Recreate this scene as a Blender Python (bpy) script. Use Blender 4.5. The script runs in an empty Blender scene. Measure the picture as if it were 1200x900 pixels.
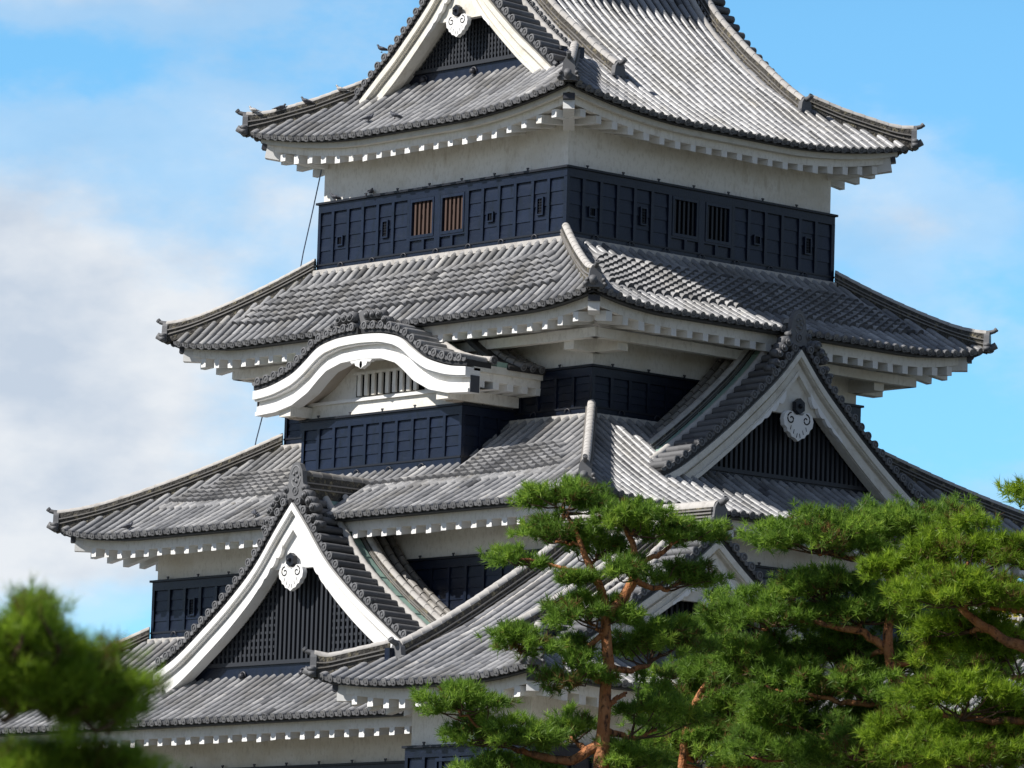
import bpy, math, random
import numpy as np
from mathutils import Matrix, Vector
random.seed(7); rng = np.random.default_rng(7)
R = math.radians
scene = bpy.context.scene
COL = scene.collection

# ------------------------------------------------------------------ camera
YAW, PITCH, ROLL = R(47.75), R(7.55), R(1.72)
CAM = np.array([97.086, -90.093, 1.7])
fwd = np.array([-math.sin(YAW)*math.cos(PITCH), math.cos(YAW)*math.cos(PITCH), math.sin(PITCH)])
r0 = np.array([math.cos(YAW), math.sin(YAW), 0.0]); u0 = np.cross(r0, fwd)
rgt = math.cos(ROLL)*r0 + math.sin(ROLL)*u0; upv = -math.sin(ROLL)*r0 + math.cos(ROLL)*u0
cd = bpy.data.cameras.new('camera'); cam = bpy.data.objects.new('camera', cd); COL.objects.link(cam)
cam.matrix_world = Matrix([[rgt[i], upv[i], -fwd[i], CAM[i]] for i in range(3)] + [[0, 0, 0, 1]])
cd.sensor_width = 36; cd.lens = 198.0; cd.clip_start = 0.5; cd.clip_end = 6000
cd.dof.use_dof = True; cd.dof.focus_distance = 126; cd.dof.aperture_fstop = 5.0
scene.camera = cam
# ------------------------------------------------------------------ sky, sun, exposure
SUN_AZ, SUN_EL = R(20), R(42)      # sun stands to the front left of the keep
sdir = np.array([-math.sin(SUN_AZ)*math.cos(SUN_EL), -math.cos(SUN_AZ)*math.cos(SUN_EL), math.sin(SUN_EL)])
w = bpy.data.worlds.new('World'); scene.world = w; w.use_nodes = True
nt = w.node_tree; nt.nodes.clear()
def N(nt, t, **kw):
    n = nt.nodes.new(t)
    for k, v in kw.items():
        if k.startswith('i_'): n.inputs[k[2:].replace('_', ' ')].default_value = v
        elif k.startswith('n'): n.inputs[int(k[1:])].default_value = v
        else: setattr(n, k, v)
    return n
def ramp(nt, stops, interp='LINEAR'):
    n = nt.nodes.new('ShaderNodeValToRGB'); cr = n.color_ramp; cr.interpolation = interp
    while len(cr.elements) > 1: cr.elements.remove(cr.elements[-1])
    for i, (p, c) in enumerate(stops):
        e = cr.elements[0] if i == 0 else cr.elements.new(p)
        e.position = p; e.color = (*c, 1) if len(c) == 3 else c
    return n
def math_(nt, op, a, b=None, clamp=False):
    n = nt.nodes.new('ShaderNodeMath'); n.operation = op; n.use_clamp = clamp
    for i, x in enumerate((a, b)):
        if x is None: continue
        if hasattr(x, 'is_linked') or hasattr(x, 'links'): nt.links.new(x, n.inputs[i])
        else: n.inputs[i].default_value = x
    return n.outputs[0]
sky = N(nt, 'ShaderNodeTexSky', sky_type='NISHITA'); sky.sun_disc = False
sky.sun_elevation = SUN_EL; sky.sun_rotation = math.atan2(sdir[0], sdir[1]) % (2*math.pi)
sky.air_density = 1.0; sky.dust_density = 0.1; sky.ozone_density = 2.0
tc = N(nt, 'ShaderNodeTexCoord')
# clouds live in the sky dome: direction space
def dirdot(v):
    d = nt.nodes.new('ShaderNodeVectorMath'); d.operation = 'DOT_PRODUCT'
    nt.links.new(tc.outputs['Generated'], d.inputs[0]); d.inputs[1].default_value = tuple(v); return d.outputs['Value']
hx = dirdot(r0); hz = dirdot((0, 0, 1))
mp = N(nt, 'ShaderNodeMapping'); mp.inputs['Scale'].default_value = (1, 1, 1.9); mp.inputs['Location'].default_value = (0.31, 0.12, 0.4)
nt.links.new(tc.outputs['Generated'], mp.inputs['Vector'])
n1 = N(nt, 'ShaderNodeTexNoise', i_Scale=11.0, i_Detail=10.0, i_Roughness=0.58); nt.links.new(mp.outputs[0], n1.inputs['Vector'])
n2 = N(nt, 'ShaderNodeTexNoise', i_Scale=26.0, i_Detail=6.0, i_Roughness=0.55); nt.links.new(mp.outputs[0], n2.inputs['Vector'])
def blob(cx, cz, rx, rz, amt):
    dx = math_(nt, 'DIVIDE', math_(nt, 'SUBTRACT', hx, cx), rx); dz = math_(nt, 'DIVIDE', math_(nt, 'SUBTRACT', hz, cz), rz)
    r2 = math_(nt, 'ADD', math_(nt, 'MULTIPLY', dx, dx), math_(nt, 'MULTIPLY', dz, dz))
    return math_(nt, 'MULTIPLY', math_(nt, 'SUBTRACT', 1.0, math_(nt, 'SQRT', r2), True), amt)
cov = math_(nt, 'ADD', n1.outputs['Fac'], -0.04)
for bl in ((-.080, .150, .085, .036, .42), (-.062, .118, .075, .030, .36), (.076, .160, .05, .022, .24), (-.12, .135, .08, .06, .3), (-.085, .197, .06, .010, .16), (-.085, .098, .07, .022, .30), (.06, .185, .05, .012, .12)):
    cov = math_(nt, 'ADD', cov, blob(*bl))
cr = ramp(nt, [(0.47, (0, 0, 0)), (0.60, (.35, .35, .35)), (0.82, (1, 1, 1))], 'EASE'); nt.links.new(cov, cr.inputs[0])
ccol = ramp(nt, [(0.36, (7.0, 8.1, 9.6)), (0.62, (10.2, 10.7, 11.3))]); nt.links.new(n2.outputs['Fac'], ccol.inputs[0])
lift = N(nt, 'ShaderNodeMapping'); lift.inputs['Location'].default_value = (0, 0, 0.06)
nt.links.new(tc.outputs['Generated'], lift.inputs['Vector']); nt.links.new(lift.outputs[0], sky.inputs['Vector'])
tint = N(nt, 'ShaderNodeMix', data_type='RGBA', blend_type='MULTIPLY'); tint.inputs[0].default_value = 1.0
nt.links.new(sky.outputs[0], tint.inputs[6]); tr_ = ramp(nt, [(0.195, (1.42, 2.35, 2.55)), (0.265, (.98, .86, .80))], 'EASE'); nt.links.new(hz, tr_.inputs[0]); 
side = ramp(nt, [(0.25, (0, 0, 0)), (0.92, (1, 1, 1))], 'EASE'); nt.links.new(dirdot((-math.sin(YAW), math.cos(YAW), 0)), side.inputs[0])   # the clear blue side away from the sun
sm_ = N(nt, 'ShaderNodeMix', data_type='RGBA'); nt.links.new(side.outputs[0], sm_.inputs[0]); sm_.inputs[6].default_value = (1.22, 1.10, 1.06, 1); nt.links.new(tr_.outputs[0], sm_.inputs[7])
nt.links.new(sm_.outputs[2], tint.inputs[7])
mx = N(nt, 'ShaderNodeMix', data_type='RGBA'); nt.links.new(cr.outputs[0], mx.inputs[0])
nt.links.new(tint.outputs[2], mx.inputs[6]); nt.links.new(ccol.outputs[0], mx.inputs[7])
bg = N(nt, 'ShaderNodeBackground'); bg.inputs[1].default_value = 0.069
nt.links.new(mx.outputs[2], bg.inputs[0])
wo = N(nt, 'ShaderNodeOutputWorld'); nt.links.new(bg.outputs[0], wo.inputs[0])
sl = bpy.data.lights.new('sun', 'SUN'); sl.energy = 5.0; sl.angle = R(0.5); sl.color = (1.0, 0.965, 0.91)
so = bpy.data.objects.new('sun', sl); COL.objects.link(so)
so.rotation_euler = Vector(tuple(sdir)).to_track_quat('Z', 'Y').to_euler()
scene.view_settings.view_transform = 'Standard'; scene.view_settings.look = 'None'
scene.view_settings.exposure = 0.22; scene.view_settings.gamma = 1.0
scene.render.engine = 'CYCLES'; scene.cycles.max_bounces = 6

# ------------------------------------------------------------------ materials
def mat(name, col, rough=0.6, spec=0.4, var=0.0, tint=None, noise=None, metallic=0.0, bump=None, trans=None):
    """col base colour; tint=(dark, light) ramp over the per-tile attribute; noise=(scale, colour2, lo, hi, stretch)"""
    m = bpy.data.materials.new(name); m.use_nodes = True; t = m.node_tree; b = t.nodes['Principled BSDF']
    b.inputs['Roughness'].default_value = rough; b.inputs['Specular IOR Level'].default_value = spec
    b.inputs['Metallic'].default_value = metallic
    out = None
    g = N(t, 'ShaderNodeTexCoord')
    if tint:
        a = N(t, 'ShaderNodeAttribute', attribute_name='tint')
        cr = ramp(t, tint); t.links.new(a.outputs['Fac'], cr.inputs[0]); out = cr.outputs[0]
    else:
        rgb = N(t, 'ShaderNodeRGB'); rgb.outputs[0].default_value = (*col, 1); out = rgb.outputs[0]
    for nz in (noise or []):
        sc, c2, lo, hi, st = nz
        mpn = N(t, 'ShaderNodeMapping'); mpn.inputs['Scale'].default_value = st; t.links.new(g.outputs['Object'], mpn.inputs[0])
        tx = N(t, 'ShaderNodeTexNoise', i_Scale=sc, i_Detail=6.0, i_Roughness=0.62); t.links.new(mpn.outputs[0], tx.inputs['Vector'])
        rr = ramp(t, [(lo, (0, 0, 0)), (hi, (1, 1, 1))]); t.links.new(tx.outputs['Fac'], rr.inputs[0])
        mix = N(t, 'ShaderNodeMix', data_type='RGBA'); t.links.new(rr.outputs[0], mix.inputs[0])
        t.links.new(out, mix.inputs[6]); mix.inputs[7].default_value = (*c2, 1); out = mix.outputs[2]
    t.links.new(out, b.inputs['Base Color'])
    if bump:
        tx = N(t, 'ShaderNodeTexNoise', i_Scale=bump[0], i_Detail=5.0); t.links.new(g.outputs['Object'], tx.inputs['Vector'])
        bm = N(t, 'ShaderNodeBump'); bm.inputs['Strength'].default_value = bump[1]; bm.inputs['Distance'].default_value = bump[2]
        t.links.new(tx.outputs['Fac'], bm.inputs['Height']); t.links.new(bm.outputs[0], b.inputs['Normal'])
    if trans:
        tr = N(t, 'ShaderNodeBsdfTranslucent'); t.links.new(out, tr.inputs[0])
        ms = N(t, 'ShaderNodeMixShader'); ms.inputs[0].default_value = trans
        o = t.nodes['Material Output']; t.links.new(b.outputs[0], ms.inputs[1]); t.links.new(tr.outputs[0], ms.inputs[2]); t.links.new(ms.outputs[0], o.inputs[0])
    return m
M = {}
M['tile'] = mat('roof_tile', None, 0.38, 0.6, tint=[(0, (.09, .09, .093)), (.2, (.19, .19, .195)), (.45, (.29, .288, .292)), (.7, (.375, .37, .37)), (.9, (.46, .45, .44)), (1, (.60, .58, .55))],
                noise=[(0.8, (.19, .182, .17), .48, .70, (1, 1, 1)), (9, (.13, .125, .12), .58, .82, (1, 1, 1)), (3.1, (.38, .35, .29), .62, .8, (1, 1, 1))], bump=(30, .25, .01))
M['tile_old'] = mat('weathered_tile', None, 0.5, 0.4, tint=[(0, (.11, .105, .10)), (.5, (.24, .225, .21)), (1, (.38, .36, .33))],
                noise=[(3, (.17, .15, .12), .5, .75, (1, 1, 1))], bump=(30, .25, .01))
M['pan'] = mat('groove_shaded_pan_tile', None, 0.55, 0.35, tint=[(0, (.018, .018, .019)), (1, (.05, .05, .053))])  # extra dark: the shade in the grooves between rows is put into this colour
M['disc'] = mat('tile_end', None, 0.55, 0.35, tint=[(0, (.085, .085, .09)), (1, (.18, .18, .185))], bump=(60, .4, .01))
M['mortar'] = mat('mortar_cap', (.50, .475, .445), 0.8, 0.2, noise=[(5, (.30, .275, .25), .5, .8, (1, 1, 1)), (18, (.25, .23, .22), .6, .8, (1, 1, 1))])
M['crust'] = mat('ridge_course', (.085, .08, .072), 0.85, 0.2, noise=[(7, (.27, .235, .155), .52, .66, (1, 1, 1)), (16, (.05, .045, .04), .5, .62, (1, 1, 1))], bump=(14, 1.0, .06))
M['plaster'] = mat('white_plaster', (.88, .855, .80), 0.8, 0.2, noise=[(0.6, (.70, .65, .55), .48, .74, (1, 1, 1.6)), (3.2, (.50, .44, .35), .60, .82, (1, 1, .45)), (14, (.64, .61, .55), .5, .8, (1, 1, .5))])
M['white'] = mat('white_limewash', (.84, .83, .81), 0.75, 0.25, noise=[(2.2, (.68, .64, .56), .55, .8, (1, 1, .5)), (10, (.70, .68, .63), .58, .8, (1, 1, .6))])
M['agedwhite'] = mat('aged_limewash', (.74, .71, .64), 0.8, 0.2, noise=[(2.5, (.50, .45, .37), .52, .8, (1, 1, 1)), (9, (.62, .58, .5), .5, .8, (1, 1, 1))])
M['soffit'] = mat('shaded_soffit_plaster', (.46, .40, .34), 0.85, 0.1, noise=[(2.0, (.5, .44, .36), .5, .8, (1, 1, 1))])  # white plaster browned, the shade under the eaves is in the colour
M['black'] = mat('sky_tinted_black_lacquer', None, 0.34, 0.42, tint=[(0, (.003, .006, .016)), (1, (.008, .015, .036))], noise=[(2.2, (.017, .023, .040), .5, .85, (1, 1, 4)), (7, (.003, .007, .012), .5, .75, (1, 1, .3))], bump=(22, .25, .02))  # blue of the reflected sky is mixed into the base colour
M['blackdk'] = mat('black_timber', (.010, .012, .018), 0.45, 0.4)
M['void'] = mat('dark_interior', (.006, .006, .007), 0.9, 0.05)
M['lattice'] = mat('dark_lattice', (.030, .033, .040), 0.5, 0.35)
M['latticebk'] = mat('lattice_backing_carving_shade', (.012, .013, .016), 0.8, 0.1)
M['brown'] = mat('brown_shutter', None, 0.7, 0.2, tint=[(0, (.03, .016, .012)), (1, (.06, .034, .027))])
M['browngrey'] = mat('weathered_bar', (.085, .056, .046), 0.7, 0.2)
M['copper'] = mat('green_copper', (.27, .40, .34), 0.6, 0.3, noise=[(3, (.17, .27, .25), .45, .7, (1, 1, 1)), (12, (.4, .48, .42), .55, .8, (1, 1, 1))])
M['metal'] = mat('dark_metal', (.05, .05, .06), 0.45, 0.5)
M['stone'] = mat('stone_base', (.28, .26, .23), 0.9, 0.2, noise=[(1.2, (.16, .15, .14), .45, .6, (1, 1, 1))], bump=(1.6, 1, .3))
M['ground'] = mat('ground_grass', (.11, .105, .085), 0.95, 0.1, noise=[(.08, (.06, .08, .035), .5, .65, (1, 1, 1)), (4, (.08, .075, .06), .4, .7, (1, 1, 1))])
M['bark'] = mat('red_pine_bark', (.40, .16, .068), 0.85, 0.15, noise=[(7, (.50, .24, .115), .45, .7, (1, 1, .45)), (12, (.08, .04, .028), .50, .64, (1, 1, .5)), (.6, (.12, .07, .05), .5, .68, (1, 1, 1))], bump=(16, 1.0, .05))
M['twig'] = mat('pine_twig', (.10, .062, .045), 0.9, 0.1, noise=[(9, (.22, .13, .09), .5, .75, (1, 1, 1))])
def needles(nm, a, b, c):
    return mat(nm, None, 0.45, 0.3, tint=[(0, (.20, .12, .045)), (.025, a), (.6, b), (1, c)], trans=0.55)
M['needle'] = needles('pine_needles', (.095, .18, .032), (.245, .40, .055), (.47, .58, .085))
M['needle_bright'] = needles('bright_pine_needles', (.135, .23, .024), (.315, .46, .038), (.56, .65, .07))
M['leaf_yellow'] = mat('yellow_leaf', None, 0.5, 0.3, tint=[(0, (.22, .25, .02)), (1, (.55, .45, .03))], trans=.4)
M['pigeon'] = mat('pigeon_grey', (.10, .105, .125), 0.6, 0.3, noise=[(14, (.05, .05, .06), .45, .6, (1, 1, 1))])
M['pigeon_pale'] = mat('pigeon_pale', (.50, .49, .48), 0.6, 0.3, noise=[(12, (.12, .12, .14), .5, .62, (1, 1, 1))])
M['cable'] = mat('cable', (.10, .13, .20), 0.5, 0.3)

# ------------------------------------------------------------------ mesh builder
class MB:
    def __init__(s): s.v = []; s.f = []; s.m = []; s.t = []; s.sm = []; s.n = 0; s.fr = None; s.mats = []
    def mi(s, key):
        if key not in s.mats: s.mats.append(key)
        return s.mats.index(key)
    def add(s, V, F, mt, tint=.5, smooth=False):
        V = np.asarray(V, float)
        if s.fr is not None: V = s.fr(V)
        k = s.mi(mt)
        s.v.append(V)
        for q in F: s.f.append([i+s.n for i in q]); s.m.append(k); s.t.append(tint); s.sm.append(smooth)
        s.n += len(V)
    def box(s, lo, hi, mt, tint=.5):
        (a, b, c), (d, e, f) = lo, hi
        s.add([(a,b,c),(d,b,c),(d,e,c),(a,e,c),(a,b,f),(d,b,f),(d,e,f),(a,e,f)], BOXF, mt, tint)
    def hexa(s, V, mt, tint=.5): s.add(V, BOXF, mt, tint)
    def beam(s, p, q, wid, hgt, mt, up=(0,0,1), tint=.5):
        p = np.array(p, float); q = np.array(q, float); d = q-p; d /= np.linalg.norm(d)
        sd = np.cross(d, up); sd /= np.linalg.norm(sd); u = np.cross(sd, d)
        V = [c + a*sd*wid/2 + b*u*hgt/2 for b in (-1, 1) for c, a in ((p,-1),(p,1),(q,1),(q,-1))]
        s.add(V, BOXF, mt, tint)
    def prism(s, poly, ex, ey, o, ext, mt, tint=.5):
        """polygon in plane (ex,ey) at o, extruded by vector ext"""
        o = np.array(o, float); ex = np.array(ex, float); ey = np.array(ey, float); ext = np.array(ext, float)
        A = [o + x*ex + y*ey for x, y in poly]; n = len(A)
        V = A + [a+ext for a in A]
        s.add(V, [list(range(n))[::-1], list(range(n, 2*n))] + [[i, (i+1) % n, n+(i+1) % n, n+i] for i in range(n)], mt, tint)
    def strip(s, A, B, mt, tint=.5, smooth=False):
        n = len(A); s.add(list(A)+list(B), [[i, i+1, n+i+1, n+i] for i in range(n-1)], mt, tint, smooth)
    def band(s, A, B, C, D, mt, tint=.5):
        """closed bar whose four long edges are polylines A B C D (in ring order)"""
        n = len(A); V = list(A)+list(B)+list(C)+list(D); F = []
        for j in range(4):
            k = (j+1) % 4
            F += [[j*n+i, j*n+i+1, k*n+i+1, k*n+i] for i in range(n-1)]
        F += [[0, n, 2*n, 3*n], [n-1, 2*n-1, 3*n-1, 4*n-1][::-1]]
        s.add(V, F, mt, tint)
    def tube(s, P, rad, mt, seg=7, tint=.5, caps=True):
        P = np.array(P, float); n = len(P); rad = np.broadcast_to(rad, (n,))
        T = np.gradient(P, axis=0); T /= np.linalg.norm(T, axis=1)[:, None]+1e-9
        ref = np.array([0, 0, 1.]) if abs(T[:, 2]).mean() < .8 else np.array([1., 0, 0])
        S = np.cross(T, ref); S /= np.linalg.norm(S, axis=1)[:, None]+1e-9; U = np.cross(S, T)
        a = np.linspace(0, 2*math.pi, seg, endpoint=False)
        V = (P[:, None] + rad[:, None, None]*(np.cos(a)[None, :, None]*S[:, None]+np.sin(a)[None, :, None]*U[:, None])).reshape(-1, 3)
        F = [[i*seg+j, i*seg+(j+1) % seg, (i+1)*seg+(j+1) % seg, (i+1)*seg+j] for i in range(n-1) for j in range(seg)]
        if caps: F += [list(range(seg))[::-1], list(range((n-1)*seg, n*seg))]
        s.add(V, F, mt, tint, True)
    def build(s, name, parent=None, label=None):
        me = bpy.data.meshes.new(name)
        V = np.concatenate(s.v) if s.v else np.zeros((0, 3))
        off = np.array(ORIGIN.get(parent.name, (0, 0, 0)) if parent else (0, 0, 0))
        me.from_pydata([tuple(x) for x in (V-off)], [], s.f)
        for k in s.mats: me.materials.append(M[k])
        me.polygons.foreach_set('material_index', s.m)
        me.polygons.foreach_set('use_smooth', s.sm)
        at = me.attributes.new('tint', 'FLOAT', 'FACE'); at.data.foreach_set('value', np.array(s.t, dtype=np.float32))
        me.update()
        o = bpy.data.objects.new(name, me); COL.objects.link(o)
        if parent: o.parent = parent; ORIGIN[o.name] = tuple(off)
        if label: o['label'] = label
        return o
BOXF = [[3,2,1,0],[4,5,6,7],[0,1,5,4],[1,2,6,5],[2,3,7,6],[3,0,4,7]]
ORIGIN = {}          # accumulated world offset of every parent, so child meshes keep local coordinates
def thing(name, label, cat, loc, group=None):
    o = bpy.data.objects.new(name, None); COL.objects.link(o); o.location = loc
    o['label'] = label; o['category'] = cat
    if group: o['group'] = group
    ORIGIN[o.name] = tuple(loc); return o
def structure(o): o['kind'] = 'structure'; return o

def make_frame(O, U, D):
    O = np.array(O, float); U = np.array(U, float); D = np.array(D, float); Z = np.array([0, 0, 1.])
    return lambda V: O + V[:, 0:1]*U + V[:, 1:2]*D + V[:, 2:3]*Z
def side_frame(k, c, hx, hy, rot=0):
    """side k (0 front,1 right,2 back,3 left) of a block with half sizes hx,hy; origin at the middle of the side, u along it, d inward"""
    base = [((0, -hy), (1, 0), (0, 1)), ((hx, 0), (0, 1), (-1, 0)), ((0, hy), (-1, 0), (0, -1)), ((-hx, 0), (0, -1), (1, 0))][k]
    def rt(p):
        x, y = p
        for _ in range(rot % 4): x, y = -y, x
        return np.array([x, y, 0.])
    return make_frame(rt(base[0])+np.array([c[0], c[1], 0]), rt(base[1]), rt(base[2]))

ANG = np.linspace(-.12*math.pi, 1.12*math.pi, 8)
def barrel(mb, P, side, up, segs, mt, rowt=None, cap=True):
    """round cover tiles: P(s) position at arc length s, side & up functions, segs [(s0,s1,raise,radius)]"""
    for (s0, s1, rs, rad) in segs:
        V = []
        steep = rs > .05
        for sx, k, e in ((s0, 1.0, .004), (s1+.02, .95, -.002)) if not steep else ((s0, 1.0, .034), (s1+.02, .92, -.03)):
            p = P(sx); S = side(sx); U = up(sx)
            V += [p + U*(rs+e) + rad*k*(math.cos(a)*S + math.sin(a)*U) for a in ANG]
        n = len(ANG)
        t = random.random() if rowt is None else min(1, max(0, rowt + random.gauss(0, .12)))
        mb.add(V, [[i, i+1, n+i+1, n+i] for i in range(n-1)], mt, t, True)
        if cap: mb.add(V[:n], [list(range(n))], 'disc' if steep else mt, t*.5)
def disc(mb, c, out, up, r, mt='disc', th=.06):
    c = np.array(c, float); out = np.array(out, float); up = np.array(up, float)
    sd = np.cross(up, out); sd /= np.linalg.norm(sd); up = np.cross(out, sd)
    n = 12; A = np.linspace(0, 2*math.pi, n, endpoint=False); V = []
    for rr, h in ((r, -th), (r, 0), (.74*r, .004), (.66*r, -.014), (.36*r, -.014), (.28*r, .004)):
        V += [c + out*h + rr*(math.cos(a)*sd+math.sin(a)*up) for a in A]
    F = [[k*n+i, k*n+(i+1) % n, (k+1)*n+(i+1) % n, (k+1)*n+i] for k in range(5) for i in range(n)] + [list(range(5*n, 6*n))]
    t = random.random()
    mb.add(V, F[:2*n], mt, min(1, .5+t*.5)); mb.add(V, F[2*n:4*n], mt, t*.25); mb.add(V, F[4*n:], mt, min(1, .45+t*.5))
def crescent(mb, c, S, U, out, hw=.085, drop=.075, mt='disc'):
    c = np.array(c, float); n = 6; poly = []
    for i in range(n+1):
        x = -hw+2*hw*i/n; poly.append((x, -drop*(.35+.65*math.cos(x/hw*math.pi/2))))
    for i in range(n, -1, -1):
        x = -hw+2*hw*i/n; poly.append((x, .03-.012*math.cos(x/hw*math.pi/2)))
    mb.prism(poly, S, U, c, np.array(out)*-.04, mt, random.random())

PITCHR = .285
ZU = np.array([0, 0, 1.]); UX = np.array([1., 0, 0]); DY = np.array([0, 1., 0])

def tile_side(mb, fr, half, hs, zf, dmax, dtop, patch=None, skip=None, seglen=.30, rad=.080, old=False):
    """tile rows of one slope. half: half eave length, hs: hip shrink per metre, zf(u,d), dmax(u)"""
    mb.fr = fr; n = int(2*half/PITCHR); u_first = -(n-1)/2*PITCHR
    mtt = 'tile_old' if old else 'tile'
    for i in range(n):
        u = u_first + i*PITCHR
        D = dmax(u)
        rowt = .48 + random.gauss(0, .15)
        def P(d, u=u): return np.array([u, d, zf(u, d)])
        def up(d, u=u):
            s = (zf(u, d+.05)-zf(u, d-.05))/.1; v = np.array([0, -s, 1.]); return v/np.linalg.norm(v)
        sd = lambda d: UX
        d = -.05
        if D > .15:
            segs = []; k = 0; ph = random.uniform(-.03, .03)
            while d < D-.03:
                inp = patch and patch[0] <= d/dtop < patch[1] and abs(u) < half-hs*d-patch[2] and not (patch[3] and patch[3](u, d))
                L = .165 if inp else seglen
                e = min(D, d+L)
                segs.append((d, e, .06 if inp else 0.028, rad*1.25 if inp else rad)); d = e
            if not (skip and skip(u)):
                barrel(mb, P, sd, up, segs, mtt, rowt)
            else:
                segs = []
            c = P(-.068)+np.array([0, 0, .036])
            if not (skip and skip(u)): disc(mb, c, np.array([0, -.96, -.25])/.992, np.array([0, -.25, .97]), .086)
        # pan tiles to the right of this row
        um = u+PITCHR/2; Dm = min(dmax(um), D if D > .15 else dmax(um))
        if Dm > .1:
            d = 0.
            if not (skip and skip(u)): crescent(mb, (um, -.045, zf(um, 0)+.012), UX, np.array([0, -.25, .97]), np.array([0, -1., 0]))
            hwid = PITCHR*.36
            while d < Dm-.02:
                inp = patch and patch[0] <= d/dtop < patch[1] and abs(um) < half-hs*d-patch[2] and not (patch[3] and patch[3](um, d))
                L = .165 if inp else .24; e = min(Dm, d+L); rz = .075 if inp else 0.
                z0 = zf(um, d)+.012+rz; z1 = zf(um, e)-.014+rz
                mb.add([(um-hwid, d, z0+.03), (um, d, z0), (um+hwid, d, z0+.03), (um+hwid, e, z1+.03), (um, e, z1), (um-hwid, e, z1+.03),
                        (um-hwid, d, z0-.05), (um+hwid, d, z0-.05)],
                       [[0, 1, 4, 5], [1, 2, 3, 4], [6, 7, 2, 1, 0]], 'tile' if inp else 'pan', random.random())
                d = e
    # bed under the tiles
    nu, nd = 28, 8
    G = []
    for j in range(nd+1):
        for i in range(nu+1):
            t = -1+2*i/nu; d0 = dtop*j/nd; uu = t*max(.02, half-hs*d0); dd = min(d0, max(dmax(uu), 0)); G.append((uu, dd, zf(uu, dd)-.05))
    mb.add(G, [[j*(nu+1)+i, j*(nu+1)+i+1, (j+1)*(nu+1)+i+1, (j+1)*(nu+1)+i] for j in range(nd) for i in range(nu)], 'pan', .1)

def eave(mb, fr, half, zf, overhang, layers, tooth, space=.5, soff=.28, skip=None):
    """plastered eave: layers [(d,ztop,zbot)] of fascia, rafters showing as teeth, soffit"""
    mb.fr = fr; n = 30; T = np.linspace(-1, 1, n+1)
    def line(d, dz): return [np.array([t*(half-d), d, zf(t*half, 0)+dz]) for t in T]
    for (d, zt, zb, dp, mt) in layers:
        mb.band(line(d, zt), line(d, zb), line(d+dp, zb), line(d+dp, zt), mt)
    d0, zt, zb, dp, mt = layers[-1]
    def soffz(u, d):
        k = min(1, max(0, (d-d0)/max(.1, overhang-d0)))
        return zf(u, 0)*(1-k)+zf(0, 0)*k + zb + .03 + soff*k
    nd = 4; A = []
    for j in range(nd+1):
        d = d0+.02+(overhang+.1-d0)*j/nd
        A.append([np.array([t*(half-d), d, soffz(t*half, d)]) for t in T])
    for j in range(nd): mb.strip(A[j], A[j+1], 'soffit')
    # rafters
    k = int((2*half-.9)/space); us = [(-(k-1)/2+i)*space for i in range(k)]
    for u in us:
        if skip and skip(u): continue
        de = min(overhang+.06, half-abs(u)-.12)
        if de < d0+.12: continue
        wdt, hgt = .085+random.gauss(0, .004), tooth+random.gauss(0, .008)
        V = []
        for (dz) in (-hgt, .035):
            for (uu, dd) in ((u-wdt, d0+.003), (u+wdt, d0+.003), (u+wdt, de), (u-wdt, de)):
                V.append((uu+random.gauss(0, .003), dd, soffz(u, dd)-.03+dz+random.gauss(0, .003)))
        mb.hexa(V, 'white')

def hip_ridge(parent, fr, pts, name='hip_ridge', wid=.22, hgt=.30, horn=True, crust='crust', cap='mortar', tip=.1, oni_s=.72, scale=1.0):
    """stacked ridge along polyline pts (lower end first)"""
    mb = MB(); mb.fr = fr
    P = np.array(pts, float)
    n = len(P); d = np.gradient(P, axis=0); hd = d.copy(); hd[:, 2] = 0; hd /= np.linalg.norm(hd, axis=1)[:, None]
    S = np.stack([-hd[:, 1], hd[:, 0], 0*hd[:, 0]], 1)
    k = np.linspace(0, 1, n); rise = tip*np.clip(1-k*4, 0, 1)**2
    lo = P - [0, 0, .08]; hi = P + np.array([0, 0, 1.])*(hgt+rise)[:, None]
    w2 = wid/2
    mb.band(list(lo-S*w2), list(lo+S*w2), list(hi+S*w2*.9), list(hi-S*w2*.9), crust)
    # projecting courses
    for f in (.33, .62):
        m_ = P + np.array([0, 0, 1.])*((hgt*f+rise*f))[:, None]
        mb.band(list(m_-S*(w2+.025)-[0, 0, .015]), list(m_+S*(w2+.025)-[0, 0, .015]), list(m_+S*(w2+.025)+[0, 0, .012]), list(m_-S*(w2+.025)+[0, 0, .012]), 'tile_old')
    L = np.concatenate([[0], np.cumsum(np.linalg.norm(np.diff(hi, axis=0), axis=1))])
    def ip(arr): return lambda s: np.array([np.interp(s, L, arr[:, i]) for i in range(3)])
    segs = []; s = 0.
    while s < L[-1]-.02:
        e = min(L[-1], s+.3); segs.append((s, e, -.01, wid*.46)); s = e
    def up(s): return np.array([0, 0, 1.])
    barrel(mb, ip(hi), ip(S), up, segs, cap)
    o = mb.build(name, parent)
    if oni_s: 
        q = MB(); q.fr = fr
        oni(q, lo[0]+np.array([0, 0, .04]), -hd[0], hgt+rise[0]+.06, horn, oni_s)
        q.build('ridge_end_ornament', parent)
    return o
def spiral(cx, cy, r, turns, a0, sgn, n=14):
    return [(cx + r*(1-.8*i/n)*math.cos(a0+sgn*2*math.pi*turns*i/n), cy + r*(1-.8*i/n)*math.sin(a0+sgn*2*math.pi*turns*i/n)) for i in range(n+1)]
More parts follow.
